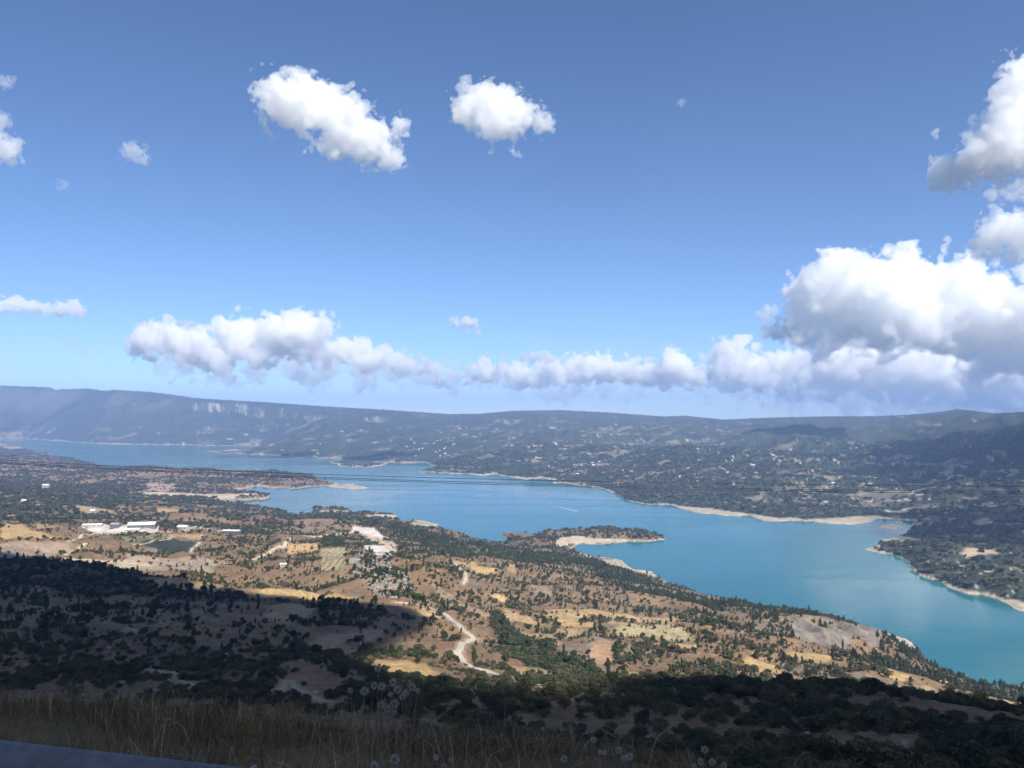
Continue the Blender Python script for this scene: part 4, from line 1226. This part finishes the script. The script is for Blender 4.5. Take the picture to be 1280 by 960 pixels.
# the road the picture is taken from
AS = noisy('asphalt', (.04, .04, .042), (.065, .065, .066), 30, .9)
tt = np.linspace(-60, 60, 61)
V = np.concatenate([[(np.array(rdir) * t_ + rnor * (roff + s_)).tolist() + [-1.615] for s_ in (-.25, -3.5, -7.0)] for t_ in tt])
ii = np.arange(61 * 3).reshape(-1, 3)
link('road', mesh_np('road', V, np.stack([ii[:-1, :-1], ii[1:, :-1], ii[1:, 1:], ii[:-1, 1:]], -1).reshape(-1, 4), AS), kind='structure')


# ------------------------------------------------------------------ guardrail
def bm_box(c, h, rot=None):
    V = np.array([(x_, y_, z_) for x_ in (-1, 1) for y_ in (-1, 1) for z_ in (-1, 1)], float) * np.array(h)
    if rot is not None:
        c_, s_ = math.cos(rot), math.sin(rot)
        V = V @ np.array([[c_, s_, 0], [-s_, c_, 0], [0, 0, 1]])
    return V + np.array(c), np.array([(0, 1, 3, 2), (4, 6, 7, 5), (0, 4, 5, 1), (2, 3, 7, 6), (0, 2, 6, 4), (1, 5, 7, 3)])


def join(parts):
    Vs, Qs, o_ = [], [], 0
    for v_, q_ in parts:
        Vs.append(v_)
        Qs.append(q_ + o_)
        o_ += len(v_)
    return np.concatenate(Vs), np.concatenate(Qs)


GALV = noisy('galvanised_steel', (.11, .125, .145), (.19, .21, .24), 14, .55, .4, .15)
GALV.node_tree.nodes['Principled BSDF'].inputs['Metallic'].default_value = .55
STEEL = noisy('dull_steel', (.16, .18, .21), (.24, .26, .29), 18, .6, .4)
rang = math.atan2(rdir[1], rdir[0])
gr = empty('guardrail', (float(rnor[0] * roff), float(rnor[1] * roff), -1.62), label='dark steel guardrail beam cutting the bottom left corner in front of dry grass', category='guardrail')
gr.rotation_euler.z = rang
prof = [(.000, .820), (-.012, .826), (-.030, .822), (-.062, .800), (-.078, .770), (-.074, .738), (-.020, .690), (.006, .665), (.006, .655), (-.020, .630), (-.074, .582), (-.078, .550), (-.062, .520), (-.030, .498), (-.012, .494), (.000, .500)]
pf = np.array(prof)
d_ = np.gradient(pf, axis=0)
d_ /= np.linalg.norm(d_, axis=1, keepdims=True)
inner = pf + np.stack([d_[:, 1], -d_[:, 0]], 1) * -.004
loop = np.concatenate([pf, inner[::-1]])
xs_ = np.linspace(-14, 14, 57)
V = np.concatenate([np.column_stack([np.full(len(loop), x_), loop]) for x_ in xs_])
n_ = len(loop)
Q = []
for a in range(len(xs_) - 1):
    for b in range(n_):
        Q.append((a * n_ + b, (a + 1) * n_ + b, (a + 1) * n_ + (b + 1) % n_, a * n_ + (b + 1) % n_))
link('beam', mesh_np('beam', V, np.array(Q), GALV, True), gr)
for x_ in np.arange(-13, 14, 2.0):
    po = link('post', mesh_np('post', *join([bm_box((x_, .075, .27), (.05, .004, .5)), bm_box((x_ - .046, .10, .27), (.004, .022, .5)), bm_box((x_ + .046, .10, .27), (.004, .022, .5)), bm_box((x_, .04, .66), (.045, .03, .10))]), STEEL), gr)
    an = np.arange(6) * math.pi / 3
    hx = np.column_stack([x_ + .016 * np.cos(an), np.full(6, .004), .66 + .016 * np.sin(an)])
    hy = hx - np.array([0, .016, 0])
    k = np.arange(6)
    link('bolt', mesh_np('bolt', np.concatenate([hx, hy]), np.concatenate([np.stack([k, (k + 1) % 6, 6 + (k + 1) % 6, 6 + k], 1), [(6, 7, 8, 9), (9, 10, 11, 6)]]), STEEL), po)

# ------------------------------------------------------------------ dry grass on the bank
g = np.random.default_rng(321)


def grass_patch(n, s0, s1, t_half, hmin, hmax, wid):
    s_ = s0 + (s1 - s0) * g.random(n) ** .8
    t_ = (g.random(n) * 2 - 1) * (t_half + s_ * .8)
    x_, y_ = rdir[0] * t_ + rnor[0] * (roff + s_), rdir[1] * t_ + rnor[1] * (roff + s_)
    cl_ = fbm(x_, y_, 1.3, 3, 401)
    keep = g.random(n) < np.clip(.55 + 1.5 * cl_, .08, 1)
    x_, y_, cl_ = x_[keep], y_[keep], cl_[keep]
    n = len(x_)
    z_ = height(x_, y_) - .02
    h_ = (hmin + (hmax - hmin) * g.random(n) ** 1.6) * (1 + .5 * cl_)
    a_ = g.random(n) * 6.28
    ln = .2 + .95 * g.random(n) ** 1.3
    dx, dy = np.cos(a_), np.sin(a_)
    w_ = wid * (.6 + .8 * g.random(n))
    b_ = np.stack([x_, y_, z_], 1)
    sd_ = np.stack([-dy, dx, 0 * dx], 1)
    m_ = b_ + np.stack([dx * h_ * ln * .35, dy * h_ * ln * .35, h_ * .6], 1)
    t2 = b_ + np.stack([dx * h_ * ln, dy * h_ * ln, h_ * (1 - .25 * ln)], 1)
    V = np.stack([b_ - sd_ * w_[:, None], b_ + sd_ * w_[:, None], m_ + sd_ * w_[:, None] * .8, m_ - sd_ * w_[:, None] * .8, t2 + sd_ * w_[:, None] * .15, t2 - sd_ * w_[:, None] * .15], 1).reshape(-1, 3)
    k = np.arange(n)[:, None] * 6
    return V, np.concatenate([k + np.array([0, 1, 2, 3]), k + np.array([3, 2, 4, 5])])


GM = noisy('dry_grass', (.085, .062, .034), (.19, .142, .075), 1.4, .9, .1)
link('dry_grass', mesh_np('dry_grass', *join([grass_patch(36000, .3, 7.5, 3.2, .10, .29, .0030), grass_patch(24000, 5, 22, 5, .12, .29, .006), grass_patch(5000, .3, 12, 4, .22, .42, .002)]), GM), kind='stuff', label='dry straw coloured grass on the shaded bank behind the guardrail')

WM = noisy('pale_weeds', (.26, .235, .18), (.40, .37, .30), 3.0, .9, .1)
link('dry_weeds', mesh_np('dry_weeds', *join([grass_patch(5200, .5, 9, 3.6, .16, .40, .0022), grass_patch(2600, 6, 18, 5, .2, .45, .004)]), WM), kind='stuff', label='pale dry weeds mixed into the straw on the road bank')

# ------------------------------------------------------------------ thistles
STEM = noisy('dry_stem', (.14, .115, .08), (.24, .20, .14), 20, .9)
HEAD = noisy('dry_thistle', (.33, .31, .29), (.55, .52, .48), 40, .9)
CORE = noisy('thistle_core', (.10, .09, .08), (.18, .16, .14), 40, .9)
HEADS = []
for sd_ in range(3):
    gg = np.random.default_rng(sd_)
    n = 230
    d = gg.normal(size=(n, 3))
    d /= np.linalg.norm(d, axis=1, keepdims=True)
    u_ = np.cross(d, gg.normal(size=(n, 3)))
    u_ /= np.linalg.norm(u_, axis=1, keepdims=True)
    L_ = (.85 + .3 * gg.random((n, 1)))
    V = np.stack([d * .35 - u_ * .035, d * .35 + u_ * .035, d * L_ * .8 + u_ * .05, d * L_ * 1.0, ], 1).reshape(-1, 3)
    spk = mesh_np('spikes', V, np.arange(4 * n).reshape(-1, 4), HEAD)
    cv, cq = [], []
    for a in range(7):
        for b in range(10):
            th, ph = math.pi * a / 6, 2 * math.pi * b / 10
            cv.append((.42 * math.sin(th) * math.cos(ph), .42 * math.sin(th) * math.sin(ph), .42 * math.cos(th)))
    for a in range(6):
        for b in range(10):
            cq.append((a * 10 + b, (a + 1) * 10 + b, (a + 1) * 10 + (b + 1) % 10, a * 10 + (b + 1) % 10))
    HEADS.append((spk, mesh_np('seed_head', np.array(cv), np.array(cq), CORE, True)))


def tube(pts, r0, r1, sides=5):
    pts = np.array(pts, float)
    n = len(pts)
    tg = np.gradient(pts, axis=0)
    tg /= np.linalg.norm(tg, axis=1, keepdims=True)
    s_ = np.cross(tg, [.31, .87, .38])
    s_ /= np.linalg.norm(s_, axis=1, keepdims=True)
    t_ = np.cross(tg, s_)
    an = np.arange(sides) / sides * 2 * math.pi
    rr = np.linspace(r0, r1, n)
    V = pts[:, None] + rr[:, None, None] * (np.cos(an)[None, :, None] * s_[:, None] + np.sin(an)[None, :, None] * t_[:, None])
    ii = np.arange(n * sides).reshape(n, sides)
    Q = np.stack([ii[:-1], ii[1:], np.roll(ii, -1, 1)[1:], np.roll(ii, -1, 1)[:-1]], -1).reshape(-1, 4)
    return V.reshape(-1, 3), Q


THI = [
    (4.9, [(456, 864, 11), (438, 863, 7), (468, 857, 9)], 'dry globe thistle with one large pale head, leftmost of the tall tuft above the grass'),
    (4.6, [(472, 836, 9), (477, 858, 10), (476, 881, 10)], 'tall dry thistle whose topmost head stands above the rest of the tuft'),
    (4.7, [(491, 853, 9), (497, 862, 11), (493, 880, 12), (484, 887, 9), (488, 868, 7)], 'dry thistle crowded with round grey heads in the middle of the tall tuft'),
    (5.0, [(515, 859, 10), (507, 866, 9), (503, 871, 8), (522, 863, 6), (492, 890, 8), (512, 853, 6)], 'dry thistle with many fading heads at the right side of the tall tuft'),
    (4.0, [(493, 949, 12)], 'single round thistle head on a short stem at the bottom edge below the tall tuft'),
    (3.8, [(468, 958, 12)], 'thistle head half cut off by the bottom edge'),
    (4.4, [(545, 947, 7), (564, 950, 7), (555, 958, 7)], 'small thistle with three little heads at the bottom edge right of the tall tuft'),
    (4.8, [(705, 949, 9)], 'lone pale thistle head low on the bank near the bottom centre right'),
    (4.9, [(742, 925, 8), (750, 940, 6), (756, 941, 6)], 'thin thistle with a small head raised over dark scrub, bottom centre right'),
    (4.9, [(773, 938, 9), (780, 948, 8), (787, 946, 10)], 'thistle with a bright fluffy cluster of heads beside the dark scrub at the bottom'),
    (5.0, [(881, 937, 9), (876, 952, 8), (890, 953, 9)], 'thistle with one round head standing clear at the bottom, right of the bright fluffy cluster'),
    (4.9, [(868, 958, 7), (905, 957, 8)], 'low thistle with two heads at the bottom edge, furthest to the right'),
]
g = np.random.default_rng(8)
for rr_, heads, lab in THI:
    hp = np.array([at_range(px, py, rr_ + .12 * g.normal()) for px, py, s_ in heads])
    b_ = hp.mean(0)
    b_[2] = float(height(b_[0:1], b_[1:2])[0])
    b_[:2] += g.normal(size=2) * .03
    b_[2] = min(b_[2], hp[:, 2].min() - .10) - .02
    o = empty('thistle', b_, label=lab, category='thistle', group='dry thistles along the road bank')
    for (px, py, s_), h_ in zip(heads, hp):
        l_ = h_ - b_
        mid_ = l_ * .55 + np.array([g.normal() * .02, g.normal() * .02, l_[2] * .08])
        pts = [np.zeros(3), l_ * .25 + np.array([0, 0, l_[2] * .06]), mid_, l_ * .82 + np.array([0, 0, .01]), l_]
        st = link('stem', mesh_np('stem', *tube(pts, .0042, .0022), STEM), o)
        k = int(g.integers(0, 3))
        hd = link('seed_head', HEADS[k][1], o)
        hd.location = l_
        sr = s_ * .5 * rr_ / F * 1.08
        hd.scale = (sr, sr, sr)
        hd.rotation_euler = tuple(g.random(3) * 3)
        link('spikes', HEADS[k][0], hd)
    # withered leaves up the stem
    lv = []
    for k in range(10):
        a, t_ = g.random() * 6.28, g.random() * .6
        p = (hp.mean(0) - b_) * t_
        d = np.array([math.cos(a), math.sin(a), .2 + .5 * g.random()])
        s2 = np.array([-d[1], d[0], 0]) * .008
        ln = .05 + .08 * g.random()
        lv.append((np.array([p - s2 * .4, p + s2 * .4, p + d * ln * .6 + s2, p + d * ln]), np.array([(0, 1, 2, 3)])))
    link('leaves', mesh_np('leaves', *join(lv), STEM), o)

# ------------------------------------------------------------------ power cables across the valley
CBM = noisy('cable', (.05, .055, .065), (.09, .095, .105), 2, .6)
for pts, lab in (([(-160, 565), (100, 580.5), (320, 590), (640, 599.5), (960, 605), (1280, 608), (1480, 608.5)], 'uppermost of three thin dark power cables crossing above the lake'),
                 ([(-160, 567.5), (100, 583.5), (320, 593), (640, 604.2), (960, 611), (1280, 614.6), (1480, 615)], 'middle one of three thin dark power cables crossing above the lake'),
                 ([(-160, 569), (100, 585), (320, 594.6), (640, 606.4), (960, 613.2), (1280, 617), (1480, 617.6)], 'lowest of three thin dark power cables crossing above the lake')):
    P = np.array(pts, float)
    cf = np.polyfit(P[:, 0], P[:, 1], 3)
    pxs = np.linspace(-160, 1480, 90)
    d = ray(pxs, np.polyval(cf, pxs))
    w3 = d * (175.0 / d[:, 1])[:, None]
    link('power_cable', mesh_np('power_cable', *tube(w3, .056, .056, 6), CBM, True), label=lab, category='cable', group='power cables over the lake')

# ------------------------------------------------------------------ buildings
WALLG, WALLW, ROOFW, ROOFR, DARK = (noisy('grey_wall', (.12, .12, .13), (.19, .19, .20), .6), noisy('white_wall', (.40, .385, .36), (.52, .50, .47), .5), noisy('white_roof', (.68, .68, .68), (.80, .80, .80), .3), noisy('tiled_roof', (.30, .15, .10), (.40, .22, .15), 1.0), noisy('dark_opening', (.03, .03, .035), (.05, .05, .055), 1))


def building(name, px, py, w_, dp, hh, rise, rot, wall, roof, label, cat='house', group=None, wins=3, door=True, on=None):
    """gabled building: walls, roof, windows and a door, facing the road side"""
    p = on_ground([px], [py], 60)[0] if on is None else on
    o = empty(name, p, label=label, category=cat)
    if group:
        o['group'] = group
    o.rotation_euler.z = rot
    a, b = w_ / 2, dp / 2
    V = np.array([(-a, -b, -1.5), (a, -b, -1.5), (a, b, -1.5), (-a, b, -1.5), (-a, -b, hh), (a, -b, hh), (a, b, hh), (-a, b, hh), (-a, 0, hh + rise), (a, 0, hh + rise)])
    Q = np.array([(0, 1, 5, 4), (2, 3, 7, 6), (1, 2, 6, 5), (3, 0, 4, 7), (5, 6, 9, 9), (7, 4, 8, 8)])
    wl = mesh_np('walls', V, Q[:4], wall)
    me = bpy.data.meshes.new('walls')
    me.from_pydata(V.tolist(), [], [tuple(q) for q in Q[:4]] + [(5, 6, 9), (7, 4, 8)])
    me.materials.append(wall)
    link('walls', me, o)
    e_, t_ = .5, .25
    R_ = []
    for s_ in (-1, 1):
        sl_ = rise / b
        pts = [(-a - e_, s_ * (b + e_), hh - e_ * sl_ + .05), (a + e_, s_ * (b + e_), hh - e_ * sl_ + .05), (a + e_, 0, hh + rise + .05), (-a - e_, 0, hh + rise + .05)]
        up = [(x_, y_, z_ + t_) for x_, y_, z_ in pts]
        R_.append((np.array(pts + up, float), np.array([(0, 1, 2, 3), (4, 5, 6, 7), (0, 1, 5, 4), (1, 2, 6, 5), (2, 3, 7, 6), (3, 0, 4, 7)])))
    link('roof', mesh_np('roof', *join(R_), roof), o)
    for k in range(wins):
        x_ = -a + w_ * (k + .5) / wins
        link('window', mesh_np('window', *bm_box((x_, -b - .03, hh * .62), (min(1.0, w_ / wins * .28), .06, hh * .16)), DARK), o)
    if door:
        link('door', mesh_np('door', *bm_box((-a + w_ * .5 / wins + w_ / wins * .5, -b - .05, hh * .33), (min(1.6, w_ * .08), .06, hh * .33)), WALLG), o)
    return o


building('warehouse', 178, 660, 50, 34, 8, 3.5, R(16), WALLG, ROOFW, 'largest white roofed grey shed on the pale quarry yard at left', 'warehouse', wins=6)
building('shed', 145, 660, 18, 13, 7, 2.2, R(-10), WALLG, noisy('grey_roof', (.30, .32, .36), (.38, .40, .44), .5), 'small dark grey shed just left of the largest white roofed shed', 'shed', wins=2)
building('shed', 116, 659.5, 36, 12, 5, 2.0, R(8), WALLW, ROOFW, 'long low white roofed shed at the left end of the pale yard', 'shed', wins=4)
building('shed', 166, 665, 26, 10, 5, 1.8, R(10), WALLW, ROOFW, 'low white shed in front of the largest white roofed shed', 'shed', wins=3)
building('house', 229, 663, 20, 12, 7, 2.5, R(-12), noisy('pink_wall', (.50, .40, .37), (.60, .49, .45), .5), ROOFW, 'pinkish white house right of the pale yard, where the white wall begins', 'house', wins=4)
building('barn', 290, 667, 34, 12, 6, 1.5, R(-8), noisy('open_front_shade', (.10, .10, .10), (.16, .155, .15), .5), ROOFW, 'long open fronted barn with white roof at the right end of the white wall', 'barn', wins=5)  # closed walls coloured dark for the shade inside the open front
building('house', 57.5, 611, 22, 14, 14, 3, R(10), WALLW, ROOFW, 'white house on a bare pale knoll amid the dark left woods', 'house', wins=3)
building('house', 30, 628, 13, 10, 6, 2.2, R(20), WALLW, ROOFW, 'small white house deep in the left woods, leftmost of two', 'house', wins=2)
building('house', 49, 634, 13, 10, 6, 2.2, R(-15), WALLW, ROOFW, 'small white house in the left woods, right one of two', 'house', wins=2)
building('house', 14, 648, 15, 9, 5, 2, R(5), WALLW, ROOFR, 'red roofed house at the foot of the left woods above the ochre field', 'house', wins=2)
building('hut', 354, 708, 8, 5, 3, 1, R(15), WALLW, ROOFW, 'small white roofed hut in the orchard below the pale dirt road', 'hut', wins=2)
building('house', 150, 627, 13, 9, 5, 2, R(0), WALLW, ROOFW, 'white house beside the brown field above the quarry yard', 'house', wins=2)
building('house', 116, 641, 12, 8, 5, 2, R(12), WALLW, ROOFW, 'white house among trees at the edge of the brown field', 'house', wins=2)
P = on_ground([236, 246, 252, 262, 272, 281], [661.5, 660.5, 661, 663.5, 665, 666.5], 60)
wl = []
for a, b in zip(P[:-1], P[1:]):
    m_, L_ = (a + b) / 2, np.hypot(*(b - a)[:2])
    wl.append(bm_box((m_[0], m_[1], min(a[2], b[2]) + 1.6), (L_ / 2 + .4, .8, 3.0), math.atan2(b[1] - a[1], b[0] - a[0])))
o = link('retaining_wall', mesh_np('retaining_wall', *join(wl), WALLW), label='long white wall running from the pinkish house down to the barn', category='wall')
g = np.random.default_rng(44)
for pxr, pyr, n, lab, grp in (((506, 570), (541, 571), 18, 'tiny pale house of the village across the lake left of centre', 'village houses across the lake left of centre'),
                              ((700, 790), (580, 600), 10, 'tiny pale house scattered over the middle slopes across the lake', 'houses on the middle slopes across the lake'),
                              ((840, 1060), (573, 612), 14, 'tiny pale house scattered over the right slopes across the lake', 'houses on the right slopes across the lake')):
    for k in range(n):
        building('house', g.uniform(*pxr), g.uniform(*pyr), g.uniform(9, 15), g.uniform(8, 11), g.uniform(5, 8), 2.2, g.uniform(-.6, .6), WALLW, ROOFR if g.random() < .45 else ROOFW, lab, 'house', grp, wins=2, door=False)

# ------------------------------------------------------------------ boulders
ROCK = noisy('limestone', (.20, .19, .175), (.36, .34, .31), 1.2, .95, .1, .4)


def rock_mesh(seed):
    gg = np.random.default_rng(seed)
    n, m_ = 18, 11
    th, ph = np.meshgrid(np.linspace(0, math.pi, m_), np.arange(n) / n * 2 * math.pi, indexing='ij')
    d = np.stack([np.sin(th) * np.cos(ph), np.sin(th) * np.sin(ph), np.cos(th)], -1)
    ax_ = gg.normal(size=(9, 3))
    ax_ /= np.linalg.norm(ax_, axis=1, keepdims=True)
    s_ = np.min(np.where((d @ ax_.T) > .05, gg.uniform(.55, .9, 9) / np.maximum(d @ ax_.T, .05), 9), -1)
    rr = np.minimum(1, s_) + .04 * fbm(d[..., 0] * 3 + seed * 7, d[..., 1] * 3 + d[..., 2] * 2, 1, 3, seed)
    V = (d * rr[..., None] * np.array([1, .8, .7])).reshape(-1, 3)
    ii = np.arange(n * m_).reshape(m_, n)
    return mesh_np('boulder', V, np.stack([ii[:-1], ii[1:], np.roll(ii, -1, 1)[1:], np.roll(ii, -1, 1)[:-1]], -1).reshape(-1, 4), ROCK)


RK = [rock_mesh(k) for k in range(5)]
p = on_ground([161], [794], 60)[0]
o = link('boulder', RK[1], label='large smooth grey rock dome on the shaded slope at left', category='boulder')
o.location, o.scale, o.rotation_euler = (p[0], p[1], p[2] + .6), (5.8, 4.2, 6.0), (0, .1, .4)
g = np.random.default_rng(12)
for k in range(46):
    px, py = (g.uniform(600, 1270), g.uniform(885, 955)) if k < 32 else (g.uniform(30, 420), g.uniform(810, 890))
    p = on_ground([px], [py], 45)[0]
    r_ = math.hypot(p[0], p[1])
    s_ = r_ * g.uniform(.002, .0052)
    a, b = ('pale rock lying on the shaded stony slope at lower right', 'pale rocks on the stony slope at lower right') if k < 32 else ('pale rock among scrub on the brown shaded slope at lower left', 'pale rocks on the brown slope at lower left')
    o = link('rock', RK[k % 5], label=a, category='rock', group=b)
    o.location, o.scale, o.rotation_euler = (p[0], p[1], p[2] + s_ * .25), (s_ * 1.3, s_, s_), (g.random() * .5, g.random() * .5, g.random() * 6)
col = bpy.data.collections.new('rock_bank')
for k, m_ in enumerate(RK):
    col.objects.link(bpy.data.objects.new('rock_%d' % k, m_))
P = world_poly([(445, 690), (470, 690), (500, 715), (520, 745), (495, 748), (460, 735), (440, 715)])
xx, yy = g.uniform(P[:, 0].min(), P[:, 0].max(), 2500), g.uniform(P[:, 1].min(), P[:, 1].max(), 2500)
ok = inside(P, xx, yy)
xx, yy = xx[ok], yy[ok]
s_ = g.lognormal(.35, .5, len(xx))
scatter('limestone_rubble', np.stack([xx, yy, height(xx, yy)], -1), np.stack([s_ * 1.2, s_, s_ * 1.3], -1), g.random(len(xx)) * 6, g.integers(0, 5, len(xx)), col, kind='stuff', label='grey limestone rubble covering the rocky knoll at centre left')

# ------------------------------------------------------------------ wake of a boat on the water
FOAM = noisy('foam', (.18, .33, .38), (.30, .45, .50), .05, .6)
A0, A1 = at_level(689, 632, LAKE)[:2], at_level(719, 641, LAKE)[:2]
dv = A1 - A0
nv = np.array([-dv[1], dv[0]]) / np.linalg.norm(dv)
tt = np.linspace(0, 1, 40)
cen = A0 + dv * tt[:, None] + nv * (18 * np.sin(tt * 2.2))[:, None]
wd_ = (1.2 + 7 * tt) * (1 + .35 * vnoise(tt * 19, tt * 0, 3)) * (1 - sstep(.75, 1, tt))
V = np.concatenate([np.column_stack([cen - nv * wd_[:, None], np.full(40, LAKE + .06)]), np.column_stack([cen + nv * wd_[:, None], np.full(40, LAKE + .06)])])
k = np.arange(39)
link('wake', mesh_np('wake', V, np.stack([k, k + 1, 41 + k, 40 + k], 1), FOAM), kind='stuff', label='white boat wake streak on the lake above the long island')
HAZE = 7.6e-5
# ------------------------------------------------------------------ air, sky, sun, camera
sl = bpy.data.lights.new('sun', 'SUN')
sl.energy = 4.6
sl.angle = R(.53)
sl.color = (1.0, .94, .84)
so = bpy.data.objects.new('sun', sl)
C.objects.link(so)
so.rotation_euler = (-sdir).to_track_quat('-Z', 'Y').to_euler()
so.location = sdir * 100
w = bpy.data.worlds.new('World')
bpy.context.scene.world = w
w.use_nodes = True
nt = w.node_tree
bg = nt.nodes['Background']
sky = nt.nodes.new('ShaderNodeTexSky')
sky.sky_type = 'NISHITA'
sky.sun_disc = False
sky.sun_elevation = R(SUN_EL)
sky.sun_rotation = R(SUN_AZ)
sky.altitude = 1100
sky.air_density = 0.75
sky.dust_density = 0.1
sky.ozone_density = 6.0
nt.links.new(sky.outputs['Color'], bg.inputs['Color'])
bg.inputs['Strength'].default_value = .104

hm = bpy.data.materials.new('haze')
hm.use_nodes = True
nt = hm.node_tree
nt.nodes.clear()
out = nd(nt, 'ShaderNodeOutputMaterial')
pv = nd(nt, 'ShaderNodeVolumePrincipled')
pv.inputs['Color'].default_value = (.41, .60, 1.0, 1)
pv.inputs['Density'].default_value = HAZE
pv.inputs['Anisotropy'].default_value = .0
nt.links.new(pv.outputs['Volume'], out.inputs['Volume'])
hb, ht = float(Z.min()) - 1.0, float(Z.max()) + 25.0
bx = np.array([(x, y, z) for x in (-20400, 20400) for y in (-20400, 20400) for z in (hb, ht)], float)
bq = np.array([(0, 1, 3, 2), (4, 6, 7, 5), (0, 4, 5, 1), (2, 3, 7, 6), (0, 2, 6, 4), (1, 5, 7, 3)])
link('haze', mesh_np('haze', bx, bq, hm), kind='stuff', label='blue haze in the air over the whole valley')

cam = bpy.data.cameras.new('camera')
cam.sensor_fit = 'HORIZONTAL'
cam.sensor_width = 36
cam.lens = 36 * F / 1280
cam.clip_start = .1
cam.clip_end = 150000
co = bpy.data.objects.new('camera', cam)
C.objects.link(co)
co.rotation_euler = (R(90) + PITCH, 0, 0)
sc = bpy.context.scene
sc.camera = co
sc.view_settings.view_transform = 'Standard'
sc.view_settings.look = 'None'
sc.view_settings.gamma = 1
sc.view_settings.use_curve_mapping = False
sc.view_settings.exposure = 0.68
cy = sc.cycles
cy.max_bounces = 32
cy.diffuse_bounces = 2
cy.glossy_bounces = 2
cy.transmission_bounces = 2
cy.transparent_max_bounces = 48
cy.volume_bounces = 30
cy.sample_clamp_indirect = 8
cy.use_denoising = True
try:
    cy.denoiser = 'OPENIMAGEDENOISE'
    cy.denoising_prefilter = 'FAST'
except Exception:
    pass
